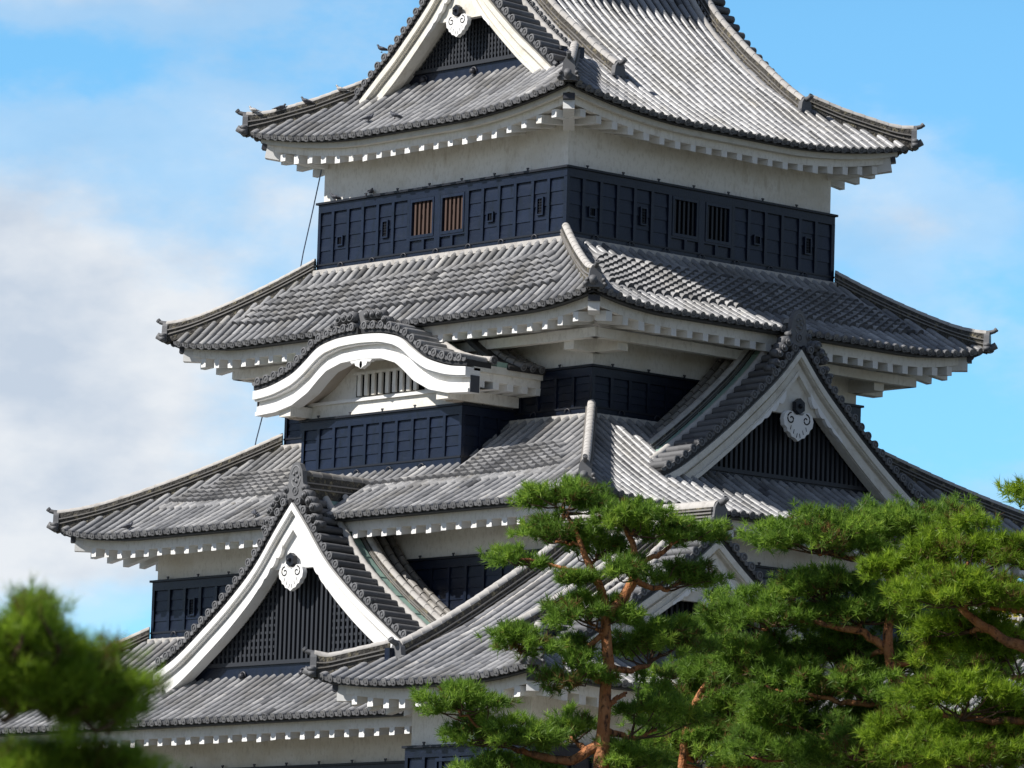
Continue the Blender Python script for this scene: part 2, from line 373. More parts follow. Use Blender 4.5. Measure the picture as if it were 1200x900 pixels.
def oni(q, p, out, h, horn=True, s=1.0, arch=False, mt='disc'):
    """ridge end tile: shield with side curls, boss, optional horn; p at its foot, out horizontal unit vector"""
    p = np.array(p, float); out = np.array(out, float); sd = np.array([-out[1], out[0], 0]); up = ZU
    W = .24*s; H = h
    poly = [(-W*1.25, 0), (W*1.25, 0), (W*1.05, H*.35), (W*.85, H*.5), (W*.72, H*.85), (W*.4, H*1.06), (0, H*1.12), (-W*.4, H*1.06), (-W*.72, H*.85), (-W*.85, H*.5), (-W*1.05, H*.35)]
    q.prism(poly, sd, up, p-out*.05, out*.13, mt, .6)
    for sg in (-1, 1):
        for (x, y, r) in ((1.25, .08, .075*s), (1.05, .28, .065*s)):
            c = p + sd*sg*W*x + up*(H*y+.03) + out*.09
            q.tube([c-out*.12, c+out*.02], r, mt, 9, .5)
            q.tube([c+out*.0, c+out*.045], r*.55, mt, 8, .1)
    disc(q, p+up*H*.26+out*.10, out, up, .085*s)
    if arch:
        q.tube([p+up*H*.68+out*.07+sd*.13*s*math.cos(a)+up*.2*s*math.sin(a) for a in np.linspace(0, 2*math.pi, 15)], .025, 'disc', 6, 1.)
        for a in np.linspace(0, 2*math.pi, 6)[:-1]:
            c = p+up*H*.68+out*.075+sd*.06*s*math.cos(a)+up*.09*s*math.sin(a); q.tube([c, c+out*.03], .03*s, 'disc', 6, .9)
    if horn:
        a = p+up*(H*1.0)-out*.15; b = p+up*(H*1.05)+out*.10; c = p+up*(H*1.10)+out*.18; d = p+up*(H*1.20)+out*.23
        q.tube([a, b, c, d], [.075*s, .075*s, .07*s, .062*s], mt, 9, .45)
        disc(q, d+(d-c)/np.linalg.norm(d-c)*.012, (d-c)/np.linalg.norm(d-c), sd, .078*s, th=.05)

def corner_rafter(parent, c2, wall, zw, ze, wid=.26, hgt=.24):
    """hip rafter from the wall corner (wall xy) to the eave corner (c2 xy)"""
    mb = MB(); a = np.array([*wall, zw]); b = np.array([*c2, ze]); d = b-a; d /= np.linalg.norm(d)
    mb.beam(a-d*.1, b, wid, hgt, 'white')
    mb.beam(b-d*.02+[0, 0, hgt*.62], b+d*.10+[0, 0, hgt*.62], wid*1.04, hgt*.55, 'metal')
    mb.beam(b-d*.25+[0, 0, hgt*.62], b-d*.02+[0, 0, hgt*.62], wid*.9, hgt*.5, 'white')
    return mb.build('corner_rafter', parent)

# ------------------------------------------------------------------ walls
def panel_wall(mb, fr, half, zb, zc, panels, top=.2, bot=.22, depth=.055, bat=.09, clap=4, tone=(.2, .9)):
    """black boarding on one side: panels = list of (u0,u1,kind); face plane d=0 is the batten front"""
    mb.fr = fr; half_ = half; half = half-.004
    mb.box((-half, 0, zc-top), (half, depth+.05, zc), 'black', random.uniform(*tone))
    mb.box((-half, 0.002, zb), (half, depth+.05, zb+bot), 'black', random.uniform(*tone))
    mb.box((-half, -.018, zb+bot-.05), (half, .0, zb+bot-.01), 'blackdk')
    mb.box((-half-.05, -.055, zc), (half+.05, .16, zc+.05), 'blackdk')
    z0, z1 = zb+bot, zc-top
    for i in range(int(2*half/1.13)):                      # little iron hooks along the cap and foot rail
        u = -half+.6+i*1.13
        mb.box((u-.015, -.03, zc+.05), (u+.015, .0, zc+.10), 'metal'); mb.box((u-.035, -.03, zc+.09), (u+.035, .0, zc+.12), 'metal')
        mb.tube([(u+.3+.09*math.cos(a), -.03, zb+.1+.09*math.sin(a)) for a in np.linspace(0, math.pi, 6)], .014, 'metal', 5)
    for (a, b, kind) in panels:
        mb.box((a-bat/2, 0.001, z0-.01), (a+bat/2, depth+.04, z1+.01), 'black', random.uniform(*tone))
        if kind == 'open': continue
        zz0 = z0 if kind != 'high' else z0
        n = clap
        for j in range(n):
            y0 = zz0+(z1-zz0)*j/n; y1 = zz0+(z1-zz0)*(j+1)/n+.015
            V = [(a, depth-.022, y0), (b, depth-.022, y0), (b, depth, y1), (a, depth, y1), (a, depth+.02, y0), (b, depth+.02, y0), (b, depth+.04, y1), (a, depth+.04, y1)]
            mb.add(V, [[0, 1, 2, 3], [0, 4, 5, 1]], 'black', random.uniform(*tone))
    b = panels[-1][1]
    mb.box((b-bat/2, 0.001, z0-.01), (b+bat/2, depth+.04, z1+.01), 'black', random.uniform(*tone))
def even(half, n): 
    e = np.linspace(-half+.05, half-.05, n+1); return [(e[i], e[i+1], 'p') for i in range(n)]
def loophole(parent, fr, u, z, tall):
    mb = MB(); mb.fr = fr; w2, h2 = .11, (.21 if tall else .12)
    for (a, b, c, d) in ((-w2, w2, h2-.035, h2), (-w2, w2, -h2, -h2+.035), (-w2, -w2+.035, -h2+.035, h2-.035), (w2-.035, w2, -h2+.035, h2-.035)):
        mb.box((u+a, -.012, z+c), (u+b, .06, z+d), 'black', .9)
    mb.box((u-w2+.03, .03, z-h2+.03), (u+w2-.03, .05, z+h2-.03), 'void')
    for k in range(2): mb.box((u-.03+k*.05, .012, z-h2+.03), (u-.018+k*.05, .028, z+h2-.03), 'blackdk')
    if tall:
        for k in range(5): mb.box((u-w2+.035, .015, z-h2+.06+k*.065), (u+w2-.035, .027, z-h2+.073+k*.065), 'blackdk')
    return mb.build('loophole', parent)
def window(parent, fr, u0, u1, z0, z1, lit):
    mb = MB(); mb.fr = fr
    mb.box((u0-.05, -.012, z1), (u1+.05, .1, z1+.07), 'black', .9); mb.box((u0-.05, -.012, z0-.07), (u1+.05, .1, z0), 'black', .8)
    mb.box((u0-.05, -.012, z0), (u0, .1, z1), 'black', .8); mb.box((u1, -.012, z0), (u1+.05, .1, z1), 'black', .8)
    o = mb.build('window', parent)
    q = MB(); q.fr = fr; n = 9
    for i in range(n):
        a = u0+(u1-u0)*i/n; b = u0+(u1-u0)*(i+1)/n
        if lit: q.box((a+.003, .15, z0+.02), (b-.003, .17, z1-.02), 'brown', random.random())
    if not lit: q.box((u0, .26, z0), (u1, .28, z1), 'void')  # unlit sides: a near-black sheet stands in for the shaded shutter
    q.box((u0-.02, .3, z0-.05), (u1+.02, .32, z1+.05), 'void')
    if lit:
        for k in (.27, .78): q.box((u0+(u1-u0)*k-.035, .141, z0+(z1-z0)*.52), (u0+(u1-u0)*k+.035, .149, z0+(z1-z0)*.64), 'void')
    q.build('shutter', o)
    q = MB(); q.fr = fr; n = 5
    for i in range(n):
        c = u0+(u1-u0)*(i+.5)/n; q.box((c-.03, .04, z0), (c+.03, .10, z1), 'browngrey' if lit else 'blackdk')  # bar colour follows the sun: brown where lit, black where shaded
    q.build('window_bar', o)
    return o

# ------------------------------------------------------------------ gables
def curve_tools(pts):
    X = np.array([p[0] for p in pts]); Zc = np.array([p[1] for p in pts])
    xs = np.linspace(0, X[-1], 60)
    # smooth monotone resampling (Catmull-like through cubic hermite)
    m = np.gradient(Zc, X); zs = []
    for x in xs:
        i = min(len(X)-2, max(0, np.searchsorted(X, x)-1)); h = X[i+1]-X[i]; t = (x-X[i])/h
        zs.append((2*t**3-3*t**2+1)*Zc[i]+(t**3-2*t**2+t)*h*m[i]+(-2*t**3+3*t**2)*Zc[i+1]+(t**3-t**2)*h*m[i+1])
    return xs, np.array(zs)
def gable(parent, fr, pts, thick, name, inner=None, layers=None, aged=False, zbase=None, wall_d=.32, roof_depth=2.2, rows=True, copper=True,
          base_h=.4, bar=.155, kud=.8, karahafu=False, oni_scale=1.2, ridge_back=None, pendant=1.0, wall_half=None, sides=(-1, 1), verge_d=.55, arch=True, ridge=True, hlat=True, apron=0.0, grid_all=False, pend_drop=1.3, roof_pts=None):
    """gable in local coords: u across, d inward from the bargeboard front, z up. pts: half profile of the bargeboard's top edge"""
    xs, zs = curve_tools(pts); xe = xs[-1]
    tx = np.gradient(xs); tz = np.gradient(zs); ln = np.hypot(tx, tz); nx, nz = -tz/ln, tx/ln
    def prof(x): return np.interp(abs(x), xs, zs)
    def low(x):
        if inner is None: return prof(x)-thick
        return np.interp(abs(x), [p[0] for p in inner], [p[1] for p in inner])
    wm = 'agedwhite' if aged else 'white'
    # part: the wall of the gable
    mb = MB(); mb.fr = fr
    wh = wall_half or xe-.9
    us = np.linspace(-wh, wh, 41)
    top = [np.array([u, wall_d, max(zbase, low(u)+.25)]) for u in us]; bot = [np.array([u, wall_d, zbase]) for u in us]
    if not karahafu:
        mb.strip(bot, top, 'latticebk')
        mb.box((-wh-.35, wall_d-.10, zbase-.02), (wh+.35, wall_d+.1, zbase+.07), 'lattice')
        mb.box((-wh-.9, wall_d-.04, zbase-base_h), (wh+.9, wall_d+.12, zbase-.02), 'black', .6)
        for uk in (-.62*wh, 0.05, .68*wh):
            mb.tube([(uk, wall_d-.16, zbase-base_h*.5), (uk, wall_d-.04, zbase-base_h*.5)], .06, 'metal', 8)
            mb.tube([(uk+.1*math.cos(a), wall_d-.07, zbase-base_h*.5+.1*math.sin(a)) for a in np.linspace(0, math.pi, 7)], .02, 'metal', 5)
    else:
        mb.strip(bot, top, 'plaster')
    g = mb.build(name, parent)
    # lattice
    if not karahafu:
        q = MB(); q.fr = fr
        k = int(wh/bar)
        for i in range(-k, k+1):
            u = i*bar; zt = low(abs(u)+bar*.4)+.12
            if zt > zbase+.1: q.box((u-bar*.23, wall_d-.085, zbase+.07), (u+bar*.23, wall_d-.02, zt), 'lattice')
        if hlat:
            z = zbase+.07+bar
            while z < prof(0)-thick:
                xm = 0
                for x in np.linspace(0, wh, 60):
                    if low(x)+.1 > z: xm = x
                for sg in (-1, 1):
                    x0 = (0 if grid_all else wh*.30)
                    if xm > x0+.1:
                        a, b = sorted((sg*x0, sg*xm)); q.box((a, wall_d-.062, z-.028), (b, wall_d-.025, z+.028), 'lattice')
                z += bar*1.05
        q.build('gable_lattice', g)
    # bargeboard, mirrored halves
    layers = layers or [(0, .17, -.20, .18), (.17, .20, -.14, .18), (.20, .29, -.02, .18), (.29, thick, -.08, .18), (thick-.12, thick-.01, -.13, -.08)]
    q = MB(); q.fr = fr
    for sg in (-1, 1):
        for (a, b, d0, d1) in layers:
            fa = a/thick; fb = b/thick
            zt = zs-(zs-low(xs))*fa; zb = zs-(zs-low(xs))*fb
            A = [np.array([sg*x, d0, z]) for x, z in zip(xs, zt)]; B = [np.array([sg*x, d0, z]) for x, z in zip(xs, zb)]
            C = [np.array([sg*x, d1, z]) for x, z in zip(xs, zb)]; D = [np.array([sg*x, d1, z]) for x, z in zip(xs, zt)]
            q.band(A, B, C, D, wm)
        if karahafu:   # dark metal wrap on the board ends
            e = sg*xe; q.box((min(e, e+sg*.02), -.09, zs[-1]-thick*1.0), (max(e, e+sg*.02), .17, zs[-1]-.18), 'metal')
    if not karahafu:
        zf_ = prof(0)-pend_drop-.18; xa = np.linspace(0, xe*.5, 60); xa = xa[[low(x) > zf_ for x in xa]]
        poly = [(-x, low(x)+.06) for x in xa[::-1]]+[(x, low(x)+.06) for x in xa[1:]]+[(xa[-1], zf_), (-xa[-1], zf_)]
        q.prism(poly, UX, ZU, (0, -.01, 0), (0, .16, 0), wm)
    q.build('bargeboard', g)
    q = MB(); q.fr = fr
    xs2 = np.linspace(-xe+.05, xe-.05, 61)
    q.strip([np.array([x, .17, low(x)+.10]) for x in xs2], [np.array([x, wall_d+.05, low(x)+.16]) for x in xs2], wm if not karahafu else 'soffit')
    q.build('gable_soffit', g)
    # pendant
    if pendant:
        q = MB(); q.fr = fr; s = pendant; zc = prof(0)-(thick*.98 if karahafu else pend_drop)
        if not karahafu:
            hexa = [(.165*s*math.cos(a), .185*s*math.sin(a)) for a in np.linspace(math.pi/2, 2.5*math.pi, 7)[:-1]]
            q.prism(hexa, UX, ZU, (0, -.20, zc), (0, .12, 0), 'blackdk')
            q.tube([(0, -.27, zc), (0, -.2, zc)], [.03*s, .06*s], 'blackdk', 8)
            body = [(-.12, -.1), (-.20, -.03), (-.33, -.02), (-.44, -.10), (-.48, -.22), (-.45, -.36), (-.37, -.42), (-.34, -.50), (-.26, -.53), (-.2, -.61), (-.11, -.63), (0, -.70)]
            zo = zc-.10*s
        else:
            body = [(-.1, .02), (-.45, .04), (-.95, .06), (-.75, -.06), (-.62, -.05), (-.52, -.14), (-.36, -.12), (-.3, -.24), (-.18, -.27), (0, -.36)]
            zo = zc
        poly = [(x*s, y*s) for x, y in body]; poly += [(-x, y) for x, y in poly[::-1][1:]]
        q.prism(poly, UX, ZU, (0, -.15, zo), (0, .12, 0), wm if karahafu else 'white')
        if not karahafu:
            for sg in (-1, 1):
                sp = spiral(sg*.24*s, -.2*s, .14*s, 1.15, math.pi/2, -sg)
                q.tube([(x, -.152, zo+y) for x, y in sp], .016*s, 'latticebk', 5)  # dark tubes draw the shade of the carved scrolls
                for k2 in range(3):
                    q.tube([(sg*(.06+.10*k2)*s, -.151, zo+(-.62+.085*k2)*s), (sg*(.035+.1*k2)*s, -.151, zo+(-.52+.08*k2)*s)], .010*s, 'latticebk', 4)  # carved notches, their shade drawn as dark lines
                xf = np.linspace(.40*s, 1.45*s, 40); fade = 1-(xf-xf[0])/(xf[-1]-xf[0])   # leafy fins along the board
                wav = .035+fade*.15*s*np.abs(np.sin(np.linspace(.3, 4.6*math.pi, 40)))**.7
                q.band([np.array([sg*x, -.14, low(x)+.07]) for x in xf], [np.array([sg*x, -.14, low(x)+.04-w_]) for x, w_ in zip(xf, wav)],
                       [np.array([sg*x, -.04, low(x)+.04-w_]) for x, w_ in zip(xf, wav)], [np.array([sg*x, -.04, low(x)+.07]) for x in xf], 'white')
        else:
            for sg in (-1, 1): q.tube([(x, -.135, zo+y) for x, y in spiral(sg*.17*s, -.09*s, .09*s, 1.1, math.pi/2, -sg)], .012, 'agedwhite', 5)
            q.prism([(.05*math.cos(a), .085*math.sin(a)) for a in np.linspace(0, 2*math.pi, 11)[:-1]], UX, ZU, (0, -.15, zo-.13), (0, .03, 0), 'soffit')
        q.build('gable_pendant', g)
    # verge tiles reach just past the front of the bargeboard
    vf = min(l[2] for l in layers)-.03
    off = .20
    ox, oz = xs+nx*off, zs+nz*off
    keep = ox >= .05; ox, oz, onx, onz = ox[keep], oz[keep], nx[keep], nz[keep]
    L = np.concatenate([[0], np.cumsum(np.hypot(np.diff(ox), np.diff(oz)))])
    def at(s): return np.array([np.interp(s, L, ox), np.interp(s, L, oz), np.interp(s, L, onx), np.interp(s, L, onz)])
    q = MB(); q.fr = fr
    for sg in sides:
        s = .16
        while s < L[-1]-.02:
            x, z, a, b = at(s); up = np.array([sg*a, 0, b]); sd = np.array([sg*b, 0, -a])
            segs = [(vf, .17, .012, .088), (.17, verge_d, 0., .088)]
            barrel(q, lambda d, x=x, z=z: np.array([sg*x, d, z]), lambda d: sd, lambda d: up, segs, 'disc' if not karahafu else 'tile', random.uniform(.2, .8))
            disc(q, np.array([sg*x, vf-.015, z]), (0, -1, 0), up, .095)
            if s+.145 < L[-1]:
                x, z, a, b = at(s+.145); up = np.array([sg*a, 0, b]); sd = np.array([sg*b, 0, -a])
                crescent(q, np.array([sg*x, vf+.01, z])-up*.02, sd, up, np.array([0, -1., 0]), .075, .07)
            s += .292
        Z = lambda dd, o: [np.array([sg*(x-a*(off-o)), dd, z-b*(off-o)]) for x, z, a, b in zip(ox, oz, onx, onz)]
        q.band(Z(vf+.06, .03), Z(verge_d+.02, .03), Z(verge_d+.02, .16), Z(vf+.06, .16), 'pan', .3)
        # pale roll that closes the verge
        segs = []; s = 0.
        while s < L[-1]-.05: e = min(L[-1]-.01, s+.32); segs.append((s, e, .035, .085)); s = e
        f = lambda s: np.array([sg*at(s)[0], verge_d+.10, at(s)[1]])
        barrel(q, f, lambda s: DY, lambda s: np.array([sg*at(s)[2], 0, at(s)[3]]), segs, 'mortar')
        disc(q, f(L[-1])+ZU*.03, np.array([sg*onz[-1], 0, -onx[-1]]), ZU, .10)
    q.build('verge_tiles', g)
    q = MB(); q.fr = fr
    for sg in sides:
        Z = lambda dd, o: [np.array([sg*(x-a*(off-o)), dd, z-b*(off-o)]) for x, z, a, b in zip(ox, oz, onx, onz)]
        q.band(Z(verge_d+.19, .1), Z(verge_d+.50, .1), Z(verge_d+.50, .21), Z(verge_d+.19, .21), 'copper' if copper else 'tile', .7)
        if copper:
            for s in np.arange(.3, L[-1], .75):
                x, z, a, b = at(s); up = np.array([sg*a, 0, b]); sd = np.array([sg*b, 0, -a]); c = np.array([sg*x, verge_d+.2, z])
                q.add([c+up*.012, c+up*.012+DY*.29, c+up*.03+DY*.29, c+up*.03], [[0, 1, 2, 3]], 'copper'); q.beam(c+up*.018, c+up*.018+DY*.29, .03, .02, 'copper', up=up)
        else:
            for s in np.arange(.1, L[-1], .19):
                x, z, a, b = at(s); up = np.array([sg*a, 0, b]); disc(q, np.array([sg*x, verge_d+.28, z])+up*.06, (0, -1, 0), up, .07)
            segs = []; s = 0.
            while s < L[-1]-.05: e = min(L[-1]-.01, s+.32); segs.append((s, e, .05, .085)); s = e
            barrel(q, lambda s: np.array([sg*at(s)[0], verge_d+.42, at(s)[1]]), lambda s: DY, lambda s: np.array([sg*at(s)[2], 0, at(s)[3]]), segs, 'mortar')
    q.build('copper_flashing' if copper else 'verge_course', g)
    dk = verge_d+.66
    # descending ridges
    if kud:
        for sg in sides:
            S = np.linspace(L[-1]*kud, .12, 14)
            hip_ridge(g, fr, [np.array([sg*at(s)[0], dk, at(s)[1]-.02]) for s in S], 'descending_ridge', .23, .20, False, tip=.0, oni_s=.7)
    # rows of the gable's own roof (the roof behind an undulating verge runs straighter)
    vox, voz, vL, vnx, vnz = ox, oz, L, onx, onz
    def vat(s): return np.array([np.interp(s, vL, vox), np.interp(s, vL, voz), np.interp(s, vL, vnx), np.interp(s, vL, vnz)])
    if roof_pts:
        rx, rz = curve_tools(roof_pts); a_, b_ = np.gradient(rx), np.gradient(rz); l_ = np.hypot(a_, b_)
        ox, oz, onx, onz = rx, rz, -b_/l_, a_/l_; off = 0.
        L = np.concatenate([[0], np.cumsum(np.hypot(np.diff(ox), np.diff(oz)))])
    if rows:
        q = MB(); q.fr = fr
        for sg in sides:
            d = dk+.26
            while d < roof_depth:
                s = L[-1]; segs = []; rowt = .5+random.gauss(0, .1)
                while s > .1: e = max(.06, s-.29); segs.append((s, e, 0, .082)); s = e
                barrel(q, lambda s: np.array([sg*at(max(0, s))[0], d, at(max(0, s))[1]]), lambda s: DY, lambda s: np.array([sg*at(max(0, s))[2], 0, at(max(0, s))[3]]), segs, 'tile_old' if copper else 'tile', rowt)
                tan = np.array([sg*onz[-1], 0, -onx[-1]]); disc(q, np.array([sg*ox[-1], d, oz[-1]])+tan*.02, tan, np.array([sg*onx[-1], 0, onz[-1]]), .086)
                d += PITCHR
            Z = lambda dd, o: [np.array([sg*(x-a*(off-o)), dd, z-b*(off-o)]) for x, z, a, b in zip(ox, oz, onx, onz)]
            q.band(Z(verge_d+(.5 if roof_pts else 0), .04-off*0-(.16 if roof_pts else 0)), Z(roof_depth, .04-(.16 if roof_pts else 0)), Z(roof_depth, .17-(.19 if roof_pts else 0)), Z(verge_d+(.5 if roof_pts else 0), .17-(.19 if roof_pts else 0)), 'pan', .35)
        q.build('gable_roof', g)
    elif ridge:
        q = MB(); q.fr = fr
        for sg in sides:
            Z = lambda dd, o: [np.array([sg*(x-a*(off-o)), dd, z-b*(off-o)]) for x, z, a, b in zip(ox, oz, onx, onz)]
            q.band(Z(verge_d, -.1), Z(verge_d+.9, -.1), Z(verge_d+.9, .12), Z(verge_d, .12), 'pan', .35)
        q.build('gable_roof', g)
    if ridge:
        rb = ridge_back or roof_depth
        za = prof(0)+.20
        q = MB(); q.fr = fr; hh = .42 if not karahafu else .30; wd = .17
        q.box((-wd, .02, za-.2), (wd, rb, za+hh), 'crust')
        for f in (.3, .6): q.box((-wd-.03, .0, za+hh*f), (wd+.03, rb, za+hh*f+.03), 'tile_old')
        segs = [(d, min(rb, d+.3), 0., .15) for d in np.arange(-.02, rb, .3)]
        barrel(q, lambda d: np.array([0, d, za+hh]), lambda d: UX, lambda d: ZU, segs, 'tile_old')
        q.build('gable_ridge', g)
        q = MB(); q.fr = fr
        oni(q, (0, -.02, za-.12), (0, -1, 0), hh+(.34 if not karahafu else .16), False, oni_scale*(1 if not karahafu else 1.25), arch)
        for sg in (-1, 1):                     # curling side tiles running down the slopes
            for k in range(5 if not karahafu else 4):
                s = .22+.2*k; x, z, a, b = vat(s); c = np.array([sg*x, vf+.02, z])+np.array([sg*a, 0, b])*(.12+.12*(k < 3))
                r = .13-.012*k
                q.tube([c+DY*.22, c], r, 'disc', 10, .5); q.tube([c, c-DY*.05], r*.62, 'disc', 9, .15); q.tube([c-DY*.05, c-DY*.075], r*.3, 'disc', 7, .9)
                q.tube([(c[0]+(sp[0]), c[1]-.03, c[2]+sp[1]) for sp in spiral(0, 0, r*.95, 1, 0, sg, 10)], .018, 'disc', 4, 1.)
        q.build('ridge_end_ornament', g)
    return g

# ------------------------------------------------------------------ roofs
def lift_fn(lift, ln):
    return lambda s: lift*max(0., 1-max(0, s)/ln)**2
def white_walls(parent, c, hx, hy, z0, z1, rot=0, name='plaster_wall'):
    mb = MB(); mb.fr = None
    for k in range(4):
        mb.fr = side_frame(k, c, hx, hy, rot); h = hx if k % 2 == 0 else hy
        mb.box((-h+.004, 0 if k % 2 else .0, z0), (h-.004, .25, z1), 'plaster')
    return mb.build(name, parent)
def skirt_roof(parent, c, wx, wy, zt, ex, ey, ze, lift, ln, over, layers, tooth, sag=.22, patches=None, rot=0, ridge_h=.27, skips=None, horn=True, oni_faces=(0, 1, 2, 3)):
    """pent roof round a storey: wall half sizes wx,wy (tiles meet the wall at zt), eave half sizes ex,ey at ze"""
    lf = lift_fn(lift, ln); mb = MB(); me = MB(); fns = []
    for k in range(4):
        h, hi, run, hn = ((ex, wx, ey-wy, ey) if k % 2 == 0 else (ey, wy, ex-wx, ex))
        hs = (h-hi)/run
        def zf(u, d, h=h, hs=hs, run=run):
            v = min(1.05, d/run); return ze + (zt-ze)*(v*(1-sag)+sag*v*v) + lf(h-hs*max(0, d)-abs(u))*(1-min(1, max(0, v)))
        def dmax(u, h=h, hs=hs, run=run): return min(run, (h-abs(u))/hs)
        fr = side_frame(k, c, ex, ey, rot); fns.append((fr, zf, h, hs, run))
        sk = (skips or {}).get(k)
        tile_side(mb, fr, h, hs, zf, dmax, run, (patches or {}).get(k), sk)
        mb.fr = fr
        mb.box((-hi-.02+.003*k, run-.10, zt-.05), (hi+.02-.003*k, run+.12, zt+.075), 'mortar')
        eave(me, fr, h, zf, over[k % 2], layers, tooth)
    roof = mb.build('tiled_roof', parent)
    me.build('eave', roof)
    for k in range(4):               # hip at the right-hand end of side k
        fr, zf, h, hs, run = fns[k]
        pts = [(h-hs*d, d, zf(h-hs*d, d)+.04) for d in np.linspace(-.06, run, 18)]
        hip_ridge(roof, fr, pts, 'hip_ridge', .21, ridge_h, horn, tip=.12)
        q = MB(); q.fr = fr          # tile roll that sticks out at the very corner
        q.tube([(h-.12, .1, zf(h, 0)+.06), (h+.10, -.12, zf(h, 0)+.06), (h+.2, -.22, zf(h, 0)+.14)], [.09, .09, .085], 'disc', 9); q.build('corner_tile', roof)
    ca, sa = [(1, 0), (0, 1), (-1, 0), (0, -1)][rot % 4]
    for sx, sy in ((1, -1), (1, 1), (-1, 1), (-1, -1)):
        wxx, wyy = over[1], over[0]
        def tr(x, y): return (c[0]+x*ca-y*sa, c[1]+x*sa+y*ca)
        zb = layers[-1][2]
        corner_rafter(roof, tr(sx*(ex-.26), sy*(ey-.26)), tr(sx*(ex-over[1]), sy*(ey-over[0])), ze+zb+.18, ze+lift+zb-.05)
    return roof, fns
LAY1 = [(.05, -.055, -.10, .35, 'pan'), (.33, -.09, -.32, .24, 'plaster')]
LAY2 = [(.05, -.055, -.09, .35, 'pan'), (.20, -.08, -.22, .2, 'agedwhite'), (.36, -.222, -.40, .26, 'plaster')]

def hipgable_roof(parent, c, hx, hy, fpts, lift, ln, dgf, dgb, over, layers, tooth, thick=.9, rot=0, copper=False, foot=None, ridge_h=.7, name='tiled_roof', aged=True, zbase_d=.45, fine=False, hlat=True, kuds=(1.25, 1.25), kx=(4.1, 4.1), boff=.32, pdrop=1.3, kh=.34):
    """hip-and-gable roof, ridge along local y. fpts: height over distance from the eave"""
    D = np.array([p[0] for p in fpts]); Zc = np.array([p[1] for p in fpts])
    lf = lift_fn(lift, ln); mb = MB(); me = MB(); fns = []
    foot = foot if isinstance(foot, tuple) else (foot, foot)
    f = lambda d: float(np.interp(d, D, Zc)) if d >= 0 else float(Zc[0]+d*(Zc[1]-Zc[0])/(D[1]-D[0]))
    for k in range(4):
        h = hx if k % 2 == 0 else hy
        def zf(u, d, h=h, k=k):
            v = min(1, max(0, d)/2.6)
            return f(d) + lf(h-max(0, d)-abs(u))*(1-v)
        dg = dgf if k == 0 else dgb
        if k % 2 == 0:
            dm = lambda u, h=h, dg=dg: min(dg+.5, h-abs(u)); dt = dg+.5
        else:
            lo, hi = (dgf, dgb) if k == 1 else (dgb, dgf); klo, khi = kuds if k == 1 else kuds[::-1]
            def dm(u, lo=lo, hi=hi, k=k):
                if -hy+lo+klo < u < hy-hi-khi: return hx-.12
                return min(hx-(foot[0] if (u < 0) == (k == 1) else foot[1])+.12, hy-abs(u))
            dt = hx-.12
        fr = side_frame(k, c, hx, hy, rot); fns.append((fr, zf))
        # bed limits differ from plain hips on the long sides, so rows are laid with hs=0 there
        tile_side(mb, fr, h, 1.0 if k % 2 == 0 else 0.0, zf, dm, dt)
        eave(me, fr, h, zf, over[k % 2], layers, tooth)
    roof = mb.build(name, parent); me.build('eave', roof)
    for k in range(4):
        fr, zf = fns[k]; h = hx if k % 2 == 0 else hy
        dtop = (dgf if k in (0, 3) else dgb)+.35
        pts = [(h-d, d, zf(h-d, d)+.04) for d in np.linspace(-.06, dtop, 14)]
        hip_ridge(roof, fr, pts, 'hip_ridge', .22, .30, True, tip=.14)
        q = MB(); q.fr = fr
        q.tube([(h-.12, .1, zf(h, 0)+.06), (h+.10, -.12, zf(h, 0)+.06), (h+.2, -.22, zf(h, 0)+.14)], [.09, .09, .085], 'disc', 9); q.build('corner_tile', roof)
    ca, sa = [(1, 0), (0, 1), (-1, 0), (0, -1)][rot % 4]
    for sx, sy in ((1, -1), (1, 1), (-1, 1), (-1, -1)):
        def tr(x, y): return (c[0]+x*ca-y*sa, c[1]+x*sa+y*ca)
        zb = layers[-1][2]
        corner_rafter(roof, tr(sx*(hx-.3), sy*(hy-.3)), tr(sx*(hx-over[1]), sy*(hy-over[0])), Zc[0]+zb+.15, Zc[0]+lift+zb-.07)
    # gables
    zr = f(hx)
    for k, dg, ft in ((0, dgf, foot[0]), (2, dgb, foot[1])):
        xs = np.linspace(0, ft, 9); pts = [(x, f(hx-x)-boff) for x in xs]
        fr = side_frame(k, c, hx, hy-dg, rot)
        gable(parent, fr, pts, thick, 'gable', aged=aged, zbase=f(dg+zbase_d)+.32, wall_d=zbase_d, rows=False, copper=copper, ridge=False, kud=0, verge_d=.55,
              wall_half=ft-.75, base_h=.34, pend_drop=pdrop, bar=.115 if fine else .155, pendant=.78 if fine else .85, grid_all=fine, hlat=hlat)
        for sg in (-1, 1):
            K = kx[k//2]
            hip_ridge(roof, fr, [np.array([sg*x, kuds[k//2], f(hx-x)+.03]) for x in np.linspace(K, .15, 16)], 'descending_ridge', .26, kh, True, tip=.05, oni_s=.85)
    # main ridge with end tiles
    q = MB(); fr = side_frame(0, c, hx, hy, rot); q.fr = fr
    y0, y1 = dgf-.15, 2*hy-dgb+.15
    q.box((-.19, y0, zr-.25), (.19, y1, zr+ridge_h), 'crust')
    for fz in (.2, .4, .6, .8): q.box((-.225, y0-.01, zr+ridge_h*fz), (.225, y1+.01, zr+ridge_h*fz+.03), 'tile_old')
    barrel(q, lambda d: np.array([0, d, zr+ridge_h]), lambda d: UX, lambda d: ZU, [(d, min(y1, d+.3), 0, .17) for d in np.arange(y0-.05, y1, .3)], 'mortar')
    rd = q.build('main_ridge', roof)
    q = MB(); q.fr = fr
    oni(q, (0, y0, zr-.1), (0, -1, 0), ridge_h+.18, True, .95); q.build('ridge_end_ornament', roof)
